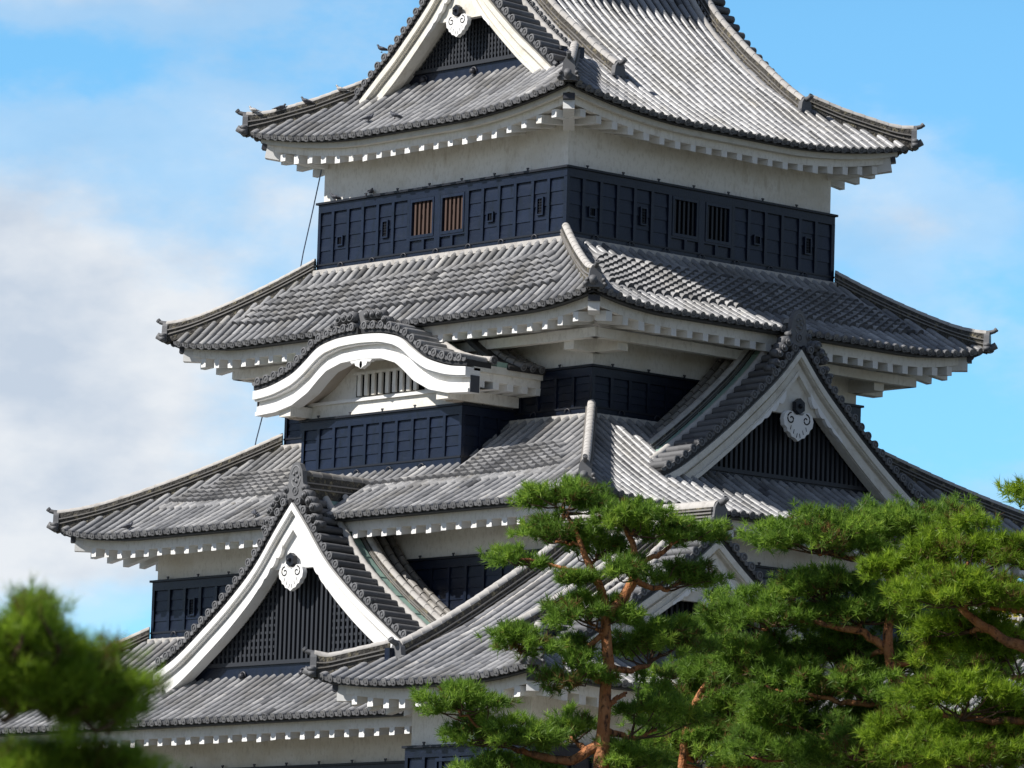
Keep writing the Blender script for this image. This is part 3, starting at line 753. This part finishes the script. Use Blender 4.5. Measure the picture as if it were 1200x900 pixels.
    q = MB(); q.fr = fr; oni(q, (0, y1, zr-.1), (0, 1, 0), ridge_h+.18, True, .95); q.build('ridge_end_ornament', roof)
    return roof, f

# ------------------------------------------------------------------ ground
def disc_ground():
    mb = MB(); n = 64
    V = [(0, 0, 0)]; F = []
    rs = [40, 120, 400, 1500, 5000]
    for r in rs: V += [(r*math.cos(2*math.pi*i/n), r*math.sin(2*math.pi*i/n), 0) for i in range(n)]
    F += [[0, 1+i, 1+(i+1) % n] for i in range(n)]
    for k in range(len(rs)-1): F += [[1+k*n+i, 1+(k+1)*n+i, 1+(k+1)*n+(i+1) % n, 1+k*n+(i+1) % n] for i in range(n)]
    mb.add(V, F, 'ground'); structure(mb.build('ground'))
disc_ground()

# ------------------------------------------------------------------ the keep
keep = thing('castle_keep', 'tall Japanese castle keep with stacked grey tiled roofs, white plaster and black boarded storeys', 'castle', (0, 0, 0))
C0 = (0, 0)
# stone base and hidden lowest storey
mb = MB()
mb.hexa([(-13, -11.4, 0), (13, -11.4, 0), (13, 11.4, 0), (-13, 11.4, 0), (-10.4, -8.8, 4.2), (10.4, -8.8, 4.2), (10.4, 8.8, 4.2), (-10.4, 8.8, 4.2)], 'stone')
mb.build('stone_base', keep)
W6 = [-4.31, -3.82, -3.27, -2.74, -2.2, -1.65, -1.09]; W6b = [.97, 1.49, 2.05, 2.6, 3.19, 3.73, 4.29]
def storey(name, hx, hy, zb, zc, ztop, nx, ny, tone=(.2, .9), special=False):
    ww = white_walls(keep, C0, hx-.085, hy-.085, zc-.12, ztop, name='plaster_wall')
    for k in range(4):
        fr = side_frame(k, C0, hx, hy); h = hx if k % 2 == 0 else hy
        mb = MB()
        if special and k < 4:
            pans = [(a, b, 'p') for a, b in zip(W6[:-1], W6[1:])] + [(-1.09, .97, 'open')] + [(a, b, 'p') for a, b in zip(W6b[:-1], W6b[1:])]
            panel_wall(mb, fr, h, zb, zc, pans, tone=tone)
            mb.box((-.16, .0, zb+.2), (.03, .1, zc-.2), 'black', .7)                     # post between the windows
            mb.box((-1.05, .002, zb+.46), (.93, .1, zb+.55), 'black', .6)                # sill rail
            for i in range(5): mb.box((-1.06+i*.5-.04, .004, zb+.2), (-1.06+i*.5+.04, .1, zb+.47), 'black', .7)
            mb.box((-1.05, .055, zb+.2), (.93, .09, zb+.5), 'black', .5)
            for a, b in ((-1.09, -.98), (-.22, -.16), (.03, .09), (.84, .97)): mb.box((a, .004, zb+.5), (b, .1, zc-.2), 'black', .6)
            mb.box((-1.05, .005, zc-.26), (.93, .1, zc-.19), 'black', .6)
        else:
            panel_wall(mb, fr, h, zb, zc, even(h, nx if k % 2 == 0 else ny), tone=tone)
        bo = mb.build('black_boarding', ww)
        if special:
            window(ww, fr, -.96, -.24, zb+.58, zc-.28, k == 0); window(ww, fr, .11, .82, zb+.58, zc-.28, k == 0)
            for u, z, t in ((-3.54, .72, 0), (-1.92, .84, 1), (1.77, .76, 0), (3.46, .84, 1)): loophole(ww, fr, u, zb+z, t)
        elif zb < 14 and zb > 8 and k < 2:
            for i in (2, nx-3): e = even(h, nx); loophole(ww, fr, (e[i][0]+e[i][1])/2, zb+.75, 1)
    return ww
storey('top', 4.355, 4.355, 21.80, 23.45, 24.72, 0, 0, (.3, 1.), True)
storey('mid', 5.36, 4.34, 17.70, 18.80, 20.1, 18, 15, (.05, .5))
storey('low', 7.66, 6.34, 13.0, 14.40, 15.45, 26, 22, (.1, .6))
storey('base', 9.88, 8.2, 4.2, 9.66, 10.72, 32, 27, (.05, .5))
# roofs, from the top one down
F6 = [(0, 24.70), (1.1, 25.38), (2.2, 26.2), (2.85, 26.72), (3.5, 27.22), (4.1, 27.76), (4.6, 28.22), (5.1, 28.82), (5.6, 29.5)]
hipgable_roof(keep, C0, 5.6, 5.55, F6, .45, 4.2, 1.70, 1.35, (1.28, 1.33), LAY2, .15, thick=.60, foot=3.5, ridge_h=.9, fine=True, kuds=(1.22, .62), kx=(4.1, 4.0), pdrop=1.5)
skirt_roof(keep, C0, 4.38, 4.38, 21.78, 7.42, 6.30, 19.93, .27, 2.4, (2.05, 2.15), LAY1, .17,
           patches={0: (.27, .74, .75, None), 1: (.27, .78, .7, None)})
mb = MB()                                            # beam and brackets under the second roof
for k in range(4):
    hx_, hy_ = 6.32, 5.2; mb.fr = side_frame(k, C0, hx_, hy_); h = hx_ if k % 2 == 0 else hy_; d = 1.0
    mb.box((-h+.004, 0 if k % 2 else .003, 19.30), (h-.004, .2, 19.52-.003*(k % 2)), 'plaster')
    for u in ((-h+1.06, h-1.06) if k % 2 else (-h+1.06, -2.2, 2.2, h-1.06)): mb.box((u-.16, .2, 19.12), (u+.16, d+.1, 19.42), 'plaster')
mb.build('eave_beam', keep)
skirt_roof(keep, C0, 5.38, 4.36, 17.66, 9.15, 8.02, 15.32, .26, 2.4, (1.72, 1.55), LAY1, .17,
           patches={0: (.32, .68, .9, lambda u, d: abs(u-.1) < 3.0 and d > 1.6)})
skirt_roof(keep, C0, 7.68, 6.36, 12.96, 11.35, 10.0, 10.63, .26, 2.4, (1.85, 1.5), LAY1, .17)
# gable over the front of the lowest roof
fr = make_frame((.14, -8.45, 0), (1, 0, 0), (0, 1, 0))
GA = [(0, 15.62), (.5, 15.08), (1.2, 14.27), (2.0, 13.58), (3.0, 12.87), (4.0, 12.24), (4.75, 11.9)]
gable(keep, fr, GA, .62, 'gable', zbase=12.05, wall_d=.34, roof_depth=2.4, wall_half=3.35, base_h=.5, ridge_back=2.3, kud=.78, oni_scale=1.25, pendant=.88)
# gable on the right-hand side
fr = make_frame((7.52, -.06, 0), (0, 1, 0), (-1, 0, 0))
GB = [(0, 19.48), (.55, 18.88), (1.45, 18.08), (2.5, 17.25), (3.2, 16.75), (3.7, 16.42), (4.25, 16.14)]
gable(keep, fr, GB, .60, 'gable', aged=True, zbase=16.55, wall_d=.34, roof_depth=2.3, wall_half=3.0, base_h=.34, ridge_back=2.2, kud=.80, hlat=False)
# bay with the undulating gable
bay = None
mb = MB(); bx, by = 2.80, -5.95
for k, (O, U, Dd, h) in enumerate((((0, by, 0), (1, 0, 0), (0, 1, 0), bx), ((bx, (by-4.2)/2, 0), (0, 1, 0), (-1, 0, 0), (-4.2-by)/2), ((-bx, (by-4.2)/2, 0), (0, -1, 0), (1, 0, 0), (-4.2-by)/2))):
    panel_wall(mb, make_frame(O, U, Dd), h, 16.5, 17.94, even(h, 10 if k == 0 else 3), tone=(.4, 1.), bot=.3)
bay = mb.build('bay', keep)
mb = MB(); mb.box((-bx+.1, by+.1, 16.6), (bx-.1, -4.3, 18.35), 'plaster'); mb.box((-bx-.02, by+.02, 18.30), (bx+.02, by+.2, 18.37), 'white')
for sg in (-1, 1):
    mb.box((min(sg*2.55, sg*2.95), -6.52, 18.02), (max(sg*2.55, sg*2.95), -4.36, 18.27), 'plaster')
    mb.box((min(sg*2.62, sg*2.88), -6.3, 17.99), (max(sg*2.62, sg*2.88), by-.05, 18.03), 'soffit')
mb.build('plaster_wall', bay)
KH = [(0, 19.69), (.45, 19.68), (.95, 19.63), (1.5, 19.47), (1.85, 19.24), (2.25, 19.0), (2.7, 18.84), (3.2, 18.72), (3.72, 18.66)]
KL = [(0, 19.14), (.7, 19.10), (1.2, 18.96), (1.45, 18.80), (1.85, 18.5), (2.4, 18.25), (3.0, 18.13), (3.72, 18.09)]
fr = make_frame((0, -6.46, 0), (1, 0, 0), (0, 1, 0))
kg = gable(bay, fr, KH, .56, 'undulating_gable', inner=KL, zbase=18.3, wall_d=.66, roof_depth=2.2, karahafu=True, wall_half=2.55, kud=0, ridge_back=1.3, pendant=.62, verge_d=.5, arch=False,
      layers=[(0, .19, -.25, .2), (.19, .225, -.19, .2), (.225, .34, -.04, .2), (.34, .56, -.11, .2), (.47, .56, -.16, -.11)], oni_scale=1.1, roof_pts=[(0, 20.55), (.8, 20.42), (1.4, 20.2), (2.0, 19.85), (2.6, 19.42), (3.2, 19.06), (3.82, 18.82)])
for o in list(bpy.data.objects):     # its pieces belong to the bay as sub-parts
    if o.parent is kg: o.parent = bay
q = MB(); q.fr = fr
for i in range(-4, 5):               # barred opening under the arch
    u = .14+i*.245
    q.box((u-.058, .54, 18.42), (u+.058, .60, 18.92), 'plaster')
q.box((-1.05, .645, 18.42), (1.33, .652, 18.92), 'void'); q.box((-1.1, .54, 18.92), (1.38, .64, 18.98), 'plaster')
q.build('window', bay)
for sg in (-1, 1):                   # side eaves of the bay roof
    q = MB()
    x = sg*3.72
    for (x0, x1, z0, z1, m_) in ((0, -.3, 18.60, 18.76, 'agedwhite'), (-.12, -.42, 18.42, 18.60, 'plaster')):
        q.box((min(x+sg*x0, x+sg*x1), -6.45, z0), (max(x+sg*x0, x+sg*x1), -4.30, z1), m_)
    for i in range(5):
        y = -6.1+i*.44; a = x-sg*.123; b = x-sg*.95
        q.box((min(a, b), y-.09, 18.26), (max(a, b), y+.09, 18.43), 'white')
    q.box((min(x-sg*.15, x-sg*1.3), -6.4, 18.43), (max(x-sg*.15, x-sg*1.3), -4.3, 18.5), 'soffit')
    q.build('eave', bay)

# ------------------------------------------------------------------ turret in front of the keep's right corner
TC = (11.1, -8.0)
tur = thing('corner_turret', 'lower castle turret with hip and gable tiled roof joined to the keep behind the pines', 'turret', (TC[0], TC[1], 0))
FT = [(0, 10.74), (1.05, 11.22), (2, 11.72), (3, 12.28), (4, 12.88), (5, 13.5), (5.7, 14.0), (6.2, 14.4)]
hipgable_roof(tur, TC, 6.2, 3.3, FT, .22, 2.6, .7, 1.3, (1.5, 1.35), LAY1, .17, thick=.56, rot=3, foot=(5.2, 4.7), ridge_h=.36, copper=False, aged=True, kuds=(.62, 1.25), kx=(5.15, 4.6), pdrop=1.15)
ww = white_walls(tur, TC, 4.85, 1.83, 9.42, 10.9, 3)
mb = MB()
for k in range(4):
    panel_wall(mb, side_frame(k, TC, 4.94, 1.92, 3), 4.94 if k % 2 == 0 else 1.92, 3.0, 9.50, even(4.94 if k % 2 == 0 else 1.92, 17 if k % 2 == 0 else 7), tone=(.05, .5), clap=14)
mb.build('black_boarding', ww)
fr = side_frame(1, TC, 4.94, 1.92, 3)
window(ww, fr, -.9, .1, 8.2, 9.2, False)
mb = MB(); mb.hexa([(5.5, -15.2, 0), (16.5, -15.2, 0), (16.5, -1, 0), (5.5, -1, 0), (8.3, -13.2, 3.1), (13.8, -13.2, 3.1), (13.8, -2.8, 3.1), (8.3, -2.8, 3.1)], 'stone'); mb.build('stone_base', tur)

# moon-viewing wing: low roof glimpsed through the pines
mv = thing('pavilion_wing', 'low tiled pavilion roof glimpsed between the pines right of the turret', 'pavilion', (22.5, -6.5, 0))
skirt_roof(mv, (22.5, -6.5), 3.0, .12, 12.2, 6.5, 5.0, 9.05, .2, 2.2, (1.2, 1.2), LAY1, .17)
mb = MB(); mb.box((19.3, -6.66, 12.1), (25.7, -6.34, 12.6), 'crust'); mb.fr = make_frame((22.5, -6.5, 0), (0, -1, 0), (1, 0, 0))
barrel(mb, lambda d: np.array([0, d, 12.6]), lambda d: UX, lambda d: ZU, [(d, d+.3, 0, .16) for d in np.arange(-3.3, 3.2, .3)], 'mortar'); mb.build('main_ridge', mv)
white_walls(mv, (22.5, -6.5), 5.3, 3.8, 3.0, 9.0)
mb = MB(); mb.hexa([(15.6, -12.5, 0), (29.5, -12.5, 0), (29.5, -.5, 0), (15.6, -.5, 0), (16.9, -10.6, 3), (28.1, -10.6, 3), (28.1, -2.4, 3), (16.9, -2.4, 3)], 'stone'); mb.build('stone_base', mv)

# ------------------------------------------------------------------ pines
def crown_mesh(name, parent, V, T, key):
    """V (n,3,3) needle blades, T (n,) tint"""
    n = len(V); me = bpy.data.meshes.new(name); off = np.array(ORIGIN[parent.name])
    me.vertices.add(n*3); me.loops.add(n*3); me.polygons.add(n)
    me.vertices.foreach_set('co', (V.reshape(-1, 3)-off).astype(np.float32).ravel())
    me.loops.foreach_set('vertex_index', np.arange(n*3, dtype=np.int32))
    me.polygons.foreach_set('loop_start', np.arange(0, n*3, 3, dtype=np.int32))
    me.polygons.foreach_set('loop_total', np.full(n, 3, dtype=np.int32))
    at = me.attributes.new('tint', 'FLOAT', 'FACE'); at.data.foreach_set('value', T.astype(np.float32))
    me.materials.append(M[key]); me.update(); me.validate()
    o = bpy.data.objects.new(name, me); COL.objects.link(o); o.parent = parent; ORIGIN[o.name] = tuple(off); return o
FWDH = np.array([-math.sin(YAW), math.cos(YAW), 0.]); RT = np.array([math.cos(YAW), math.sin(YAW), 0.])
class Site:
    """a picture-facing survey frame at the tree's own distance from the viewpoint"""
    def __init__(s, D): s.D = D
    def pt(s, x, y, dd=0.):
        d = rgt*((x-600)/6600.)+upv*((450-y)/6600.)+fwd
        return CAM + d*(s.D+dd)/np.dot(d, FWDH+np.array([0, 0, 0]))
    @property
    def m(s): return s.D/6600.
def unit(a): return a/(np.linalg.norm(a, axis=-1, keepdims=True)+1e-9)
def pine(label, site, trunk, radii, pads, key, limbs=(), dens=1.0, nl=(.11, .18), nw=.0175, per=26, group=None, twigs=12, clr=.26, size=1.06):
    """trunk: px polyline from low to high; pads (cx,cy,hw,hh[,depth])"""
    P = [site.pt(x, y, (rest[0] if rest else 0)) for x, y, *rest in trunk]
    base = P[0].copy(); g0 = np.array([base[0]-.25, base[1]+.1, 0.])
    th = thing('pine_tree', label, 'pine', tuple(g0), group)
    mb = MB()
    full = [g0, g0*.45+base*.55+[.12, -.1, 0]] + P
    # smooth and roughen
    def smooth(pts, n, jit):
        pts = np.array(pts); L = np.concatenate([[0], np.cumsum(np.linalg.norm(np.diff(pts, axis=0), axis=1))]); s = np.linspace(0, L[-1], n)
        # catmull style via cubic on chord length
        out = np.stack([np.interp(s, L, pts[:, i]) for i in range(3)], 1)
        k = np.array([.25, .5, .25]); o2 = out.copy(); o2[1:-1] = k[0]*out[:-2]+k[1]*out[1:-1]+k[2]*out[2:]
        o2[1:-1] += rng.normal(0, jit, (n-2, 3)); return o2
    tr = smooth(full, 46, .012)
    rr = np.interp(np.linspace(0, 1, 46), np.linspace(0, 1, len(radii)), radii)*(1+rng.normal(0, .035, 46))
    mb.tube(tr, rr, 'bark', 11)
    nodes = [(p, r) for p, r in zip(tr, rr)]
    for lp, r0_, r1_ in limbs:
        q = smooth([site.pt(x, y, (rest[0] if rest else 0)) for x, y, *rest in lp], 18, .014)
        rad = np.linspace(r0_, r1_, 18)*(1+rng.normal(0, .06, 18)); mb.tube(q, rad, 'bark', 8)
        nodes += list(zip(q, rad))
    NP = np.array([n[0] for n in nodes]); NR = np.array([n[1] for n in nodes])
    blades, tints = [], []; tb = mb
    for pd in pads:
        cx, cy, hw, hh = pd[:4]; dd = pd[4] if len(pd) > 4 else rng.uniform(-.5, .5)
        C = site.pt(cx, cy, dd); a = hw*size*site.m; h = hh*(size+.08)*site.m; b = min(a*.85, max(a*.6, .7))
        foot = C - [0, 0, h*.8]
        w_ = np.linalg.norm((NP-foot)*[1, 1, 1.3], axis=1) + 3*np.clip(NP[:, 2]-foot[2], 0, None)
        j = int(np.argmin(w_)); A = NP[j]; rs = min(NR[j]*.7, .075)
        mid = A*.5+foot*.5+[0, 0, -.1*np.linalg.norm(A-foot)*.5]+rng.normal(0, .08, 3)
        q = smooth([A, mid, foot], 12, .02); mb.tube(q, np.linspace(rs, .024, 12), 'bark', 7)
        nc = max(8, int(a*b*math.pi*20*dens))
        r = np.sqrt(rng.uniform(0, 1, nc)); t = rng.uniform(0, 2*math.pi, nc)
        dome = np.sqrt(np.clip(1-r**2, 0, 1))
        zz = -h*.75 + 1.55*h*dome*rng.uniform(.25, 1, nc) + rng.normal(0, .06, nc)
        CC = C + (r*a*np.cos(t))[:, None]*RT + (r*b*np.sin(t))[:, None]*FWDH + np.stack([0*zz, 0*zz, zz], 1)
        outd = unit(np.cos(t)[:, None]*RT*r[:, None]*.9 + np.sin(t)[:, None]*FWDH*r[:, None]*.9 + np.array([0, 0, .9]))
        for k in range(nc):
            nt_ = 13; ct = rng.beta(2, 2.2)
            off = rng.normal(0, 1, (nt_, 3))*np.array([clr, clr, clr*.42])*.55
            o = CC[k]+off
            d0 = unit(outd[k]+off*1.6+np.array([0, 0, .25])+rng.normal(0, .2, (nt_, 3)))
            m_ = per
            dirs = unit(d0[:, None, :]*.75+rng.normal(0, .62, (nt_, m_, 3)))
            ln = rng.uniform(nl[0], nl[1], (nt_, m_, 1))
            org = o[:, None, :] + dirs*rng.uniform(0, .03, (nt_, m_, 1)) - d0[:, None, :]*rng.uniform(0, .08, (nt_, m_, 1))
            sd = unit(np.cross(dirs, rng.normal(0, 1, (nt_, m_, 3))))*nw*.5
            tri = np.stack([org-sd, org+sd, org+dirs*ln], 2)
            blades.append(tri.reshape(-1, 3, 3))
            tints.append(np.clip(ct*.75+rng.normal(0, .09, (nt_, 1))+rng.normal(0, .1, (nt_, m_)), 0, 1).ravel())
        kk = rng.choice(nc, min(nc, int(twigs*max(.6, a))), replace=False)
        for k in kk:
            s_ = q[rng.integers(5, 12)]; e_ = CC[k]-[0, 0, .04]
            md = s_*.5+e_*.5+rng.normal(0, .06, 3)-[0, 0, .05]
            tb.tube(smooth([s_, md, e_], 6, .012), np.linspace(.020, .009, 6), 'twig', 5, caps=False)
    mb.build('trunk', th)
    crown_mesh('crown', th, np.concatenate(blades), np.concatenate(tints), key)
    return th
S1 = Site(100)
pine('slender red-barked pine with a bare central trunk standing before the turret roof', S1,
     [(704, 960), (705, 900), (706, 860), (709, 820), (713, 785), (711, 750), (709, 725), (711, 705), (706, 690), (697, 676), (689, 660), (684, 640), (676, 622), (664, 603)],
     [.36, .32, .27, .235, .22, .205, .19, .17, .15, .12, .105, .09, .06, .035],
     [(660, 577, 60, 21), (652, 618, 48, 20, .3), (745, 604, 56, 22), (806, 619, 46, 16, .3), (610, 650, 32, 14), (736, 663, 22, 11, -.6), (798, 669, 46, 16, .5), (676, 674, 13, 8, -.4),
      (690, 712, 56, 19), (612, 748, 46, 19), (664, 756, 34, 13, .4), (775, 742, 64, 32, .8), (678, 786, 42, 20, -.3), (538, 818, 52, 16), (590, 850, 66, 28, -.2), (668, 846, 40, 22, .6), (770, 822, 56, 40, .9), (740, 882, 42, 25, .2), (600, 897, 70, 14, .4), (700, 640, 30, 10, .6)],
     'needle',
     [([(711, 722), (724, 708), (738, 690), (745, 668), (744, 645), (738, 625), (728, 610)], .125, .04),
      ([(744, 668), (757, 655), (775, 650), (792, 634), (806, 624)], .06, .025),
      ([(709, 800), (695, 790), (680, 793), (668, 806)], .09, .05),
      ([(694, 672), (670, 668), (640, 660), (615, 655)], .05, .02),
      ([(708, 830), (722, 818), (735, 812)], .07, .03),
      ([(706, 870), (672, 892), (640, 888), (600, 876)], .10, .05),
      ([(704, 745), (680, 765), (640, 752), (610, 757)], .05, .025)],
     group='pines in front of the castle', size=.97, dens=.8, clr=.22)
pine('broad dark green pine with a leaning reddish trunk, right of the slender pine', Site(103),
     [(1066, 960), (1060, 900), (1055, 850), (1050, 815), (1044, 780), (1038, 750), (1043, 715), (1048, 690), (1042, 672), (1030, 656), (1015, 642), (1000, 632)],
     [.34, .30, .25, .20, .175, .165, .155, .145, .13, .10, .07, .04],
     [(960, 622, 82, 31), (1092, 603, 58, 19), (1030, 610, 50, 22, .5), (970, 681, 66, 15, .4), (893, 708, 62, 33), (1010, 712, 66, 19), (995, 751, 34, 14, .8), (1105, 756, 56, 20, .6), (1035, 774, 38, 15, .5),
      (930, 796, 52, 29), (1015, 802, 44, 24), (880, 868, 36, 22, .4), (996, 861, 46, 25), (906, 830, 40, 18, .7), (956, 884, 44, 15, .2), (870, 760, 36, 18, .9), (1075, 885, 50, 18, .5), (940, 850, 70, 30, 1.4), (1040, 830, 60, 30, 1.2), (1120, 770, 60, 24, 1.4), (900, 770, 60, 34, 1.3), (1020, 885, 80, 24, 1.3), (980, 760, 60, 24, 1.3)],
     'needle',
     [([(1048, 690), (1056, 672), (1064, 655), (1066, 640), (1080, 620)], .11, .035),
      ([(1040, 760), (1015, 742), (985, 735), (950, 728), (905, 724)], .085, .03),
      ([(1050, 815), (1020, 825), (985, 822), (940, 812)], .075, .03),
      ([(1054, 850), (1020, 878), (990, 880)], .07, .03),
      ([(1036, 662), (1000, 655), (960, 645)], .06, .03)],
     group='pines in front of the castle')
pine('bright green pine reaching in from the right edge with a dark crooked bough', Site(92),
     [(1300, 1000), (1285, 900), (1262, 820), (1246, 770), (1240, 720), (1238, 660), (1230, 600), (1222, 580)],
     [.32, .28, .24, .2, .16, .12, .08, .05],
     [(1135, 633, 66, 28), (1128, 687, 76, 24, -.3), (1130, 806, 74, 34), (1118, 876, 88, 26, -.2), (1216, 573, 38, 26), (1196, 640, 45, 28, .6), (1200, 700, 40, 20, .5), (1206, 842, 44, 22, .5), (1150, 755, 70, 26, 1.5), (1080, 850, 60, 26, 1.2), (1170, 850, 60, 24, 1.0), (1060, 660, 40, 20, .8), (1125, 728, 52, 15, .9)],
     'needle_bright',
     [([(1246, 775), (1205, 760), (1175, 750), (1155, 735), (1135, 722), (1122, 708)], .12, .06),
      ([(1262, 820), (1230, 842), (1180, 846), (1140, 842), (1105, 838)], .09, .04),
      ([(1240, 720), (1200, 716), (1160, 712)], .06, .03)],
     group='pines in front of the castle')
pine('small half-hidden pine squeezed between the slender pine and the broad pine', Site(107),
     [(800, 960), (799, 900), (800, 870), (806, 845), (818, 815), (838, 790)],
     [.2, .18, .15, .13, .09, .05],
     [(850, 775, 42, 24), (862, 822, 48, 28), (826, 862, 42, 20, .3), (884, 884, 44, 18), (830, 740, 34, 18, .6), (790, 846, 36, 20, .6), (800, 800, 50, 30, 1.2), (860, 860, 60, 34, 1.4), (760, 880, 60, 24, 1.2), (840, 710, 30, 20, 1.0), (870, 790, 50, 30, 1.5)],
     'needle', [([(802, 862), (825, 850), (850, 842)], .08, .03), ([(815, 822), (833, 812), (850, 805)], .07, .05)], group='pines in front of the castle')
pine('out of focus pine bough close to the camera at the left edge', Site(30),
     [(-330, 2200), (-300, 1500), (-220, 1000), (-150, 860), (-80, 810), (0, 800), (60, 806), (110, 812)],
     [.16, .14, .11, .08, .06, .045, .035, .02],
     [(5, 732, 62, 26), (62, 750, 54, 24), (112, 770, 40, 20, .05), (148, 802, 30, 15, .05), (30, 786, 76, 24), (98, 802, 54, 17, -.05), (52, 716, 30, 13, .1), (-50, 750, 80, 50), (92, 897, 90, 10), (5, 908, 72, 12, .05), (20, 768, 60, 20, -.12), (55, 790, 60, 14, .2)],
     'needle_bright', [([(-220, 1000), (-120, 960), (-20, 930), (60, 915)], .05, .02)], dens=6.5, nl=(.06, .10), nw=.007, per=20, twigs=30, clr=.105, group='pines in front of the castle')
# yellowing shrub glimpsed at the right edge behind the pines
sh = thing('shrub', 'yellow-leaved shrub glimpsed behind the bright pine at the right edge', 'shrub', tuple(Site(112).pt(1195, 1300)*[1, 1, 0]))
mb = MB(); a = np.array(ORIGIN[sh.name]); c = Site(112).pt(1195, 800)
mb.tube([a, a*.5+c*.5+[.1, 0, 0], c], [.09, .06, .03], 'twig', 8); mb.build('stem', sh)
n = 2600; ctr = c+rng.normal(0, 1, (n, 3))*[.55, .55, .75]; d1 = unit(rng.normal(0, 1, (n, 3)))*.07; d2 = unit(rng.normal(0, 1, (n, 3)))*.045
crown_mesh('foliage', sh, np.concatenate([np.stack([ctr-d1, ctr+d2, ctr+d1], 1), np.stack([ctr-d1, ctr-d2, ctr+d1], 1)]), np.tile(rng.uniform(0, 1, n), 2), 'leaf_yellow')

# ------------------------------------------------------------------ lightning cable and pigeons
cb = MB(); cp = [(-4.35, -4.25, 24.6), (-4.5, -4.2, 24.28), (-4.78, -4.2, 23.3), (-5.05, -4.2, 22.4), (-5.2, -4.2, 21.75), (-5.4, -4.25, 21.2), (-7.3, -4.3, 20.0), (-7.2, -4.5, 19.7), (-5.55, -4.6, 19.3), (-5.72, -4.6, 18.9), (-5.9, -4.6, 18.4), (-6.08, -4.6, 17.9), (-6.22, -4.6, 17.3)]
cb.tube(cp, .016, 'cable', 5); co = cb.build('lightning_cable'); co['label'] = 'thin dark cable hanging down the left edge of the keep between the eaves'; co['category'] = 'cable'
def pigeon_mesh(key, name):
    mb = MB(); P = [(-.21, 0, .075), (-.16, 0, .085), (-.10, 0, .105), (-.03, 0, .125), (.04, 0, .14), (.09, 0, .165), (.115, 0, .20), (.13, 0, .235), (.15, 0, .25), (.172, 0, .247)]
    mb.tube(P, [.012, .026, .048, .066, .07, .058, .038, .034, .028, .008], key, 9)
    mb.hexa([(-.30, -.045, .055), (-.15, -.035, .075), (-.15, .035, .075), (-.30, .045, .055), (-.30, -.045, .065), (-.15, -.035, .095), (-.15, .035, .095), (-.30, .045, .065)], key)
    for s_ in (-1, 1):
        mb.tube([(.05, s_*.062, .15), (-.05, s_*.066, .135), (-.16, s_*.045, .10), (-.24, s_*.02, .085)], [.02, .04, .03, .006], key, 6)
        mb.tube([(0, s_*.025, .08), (.005, s_*.025, .0)], .008, 'brown', 4); mb.tube([(-.02, s_*.025, .003), (.04, s_*.025, .003)], .007, 'brown', 4)
    mb.tube([(.165, 0, .247), (.195, 0, .238)], [.009, .002], 'metal', 5)
    return mb
PIGEONS = [
    (-5.47, -5.56, 25.63, 200, 'pigeon_pale', 'pale pigeon perched near the upturned tip of the top left hip ridge'),
    (-5.00, -5.10, 25.70, 60, 'pigeon', 'dark pigeon on the top left hip ridge, next to the pale one'),
    (-4.58, -4.68, 25.88, 215, 'pigeon', 'grey pigeon halfway up the top left hip ridge'),
    (-3.99, -4.10, 26.18, 220, 'pigeon_pale', 'pale pigeon where the top left hip ridge meets the gable edge tiles'),
    (-2.53, -4.10, 26.98, 230, 'pigeon', 'pigeon highest up on the edge tiles of the top gable'),
    (-1.65, -5.20, 25.06, 40, 'pigeon', 'pigeon standing upright on the top roof tiles, left one of a pair'),
    (-0.62, -5.28, 24.99, 215, 'pigeon', 'pigeon on the top roof tiles near the eave, right one of a pair'),
    (-3.76, -4.36, 23.50, 222, 'pigeon', 'pigeon facing left on the cap rail of the top black boarding'),
    (-2.46, -4.36, 23.50, 120, 'pigeon', 'plump pigeon seen end-on upon the cap rail of the top black boarding'),
    (-6.69, -7.92, 15.46, 50, 'pigeon', 'pigeon at the eave of the third roof near its left corner'),
    (-2.08, -7.88, 15.50, 140, 'pigeon', 'dark pigeon at the eave of the third roof beside the lower gable')]
for (x, y, z, rz, key, lab) in PIGEONS:
    o = pigeon_mesh(key, 'pigeon').build('pigeon'); o.location = (x, y, z); o.scale = (.72, .72, .72); o.rotation_euler = (0, 0, R(rz)); o['label'] = lab; o['category'] = 'pigeon'; o['group'] = 'pigeons on the castle roofs'
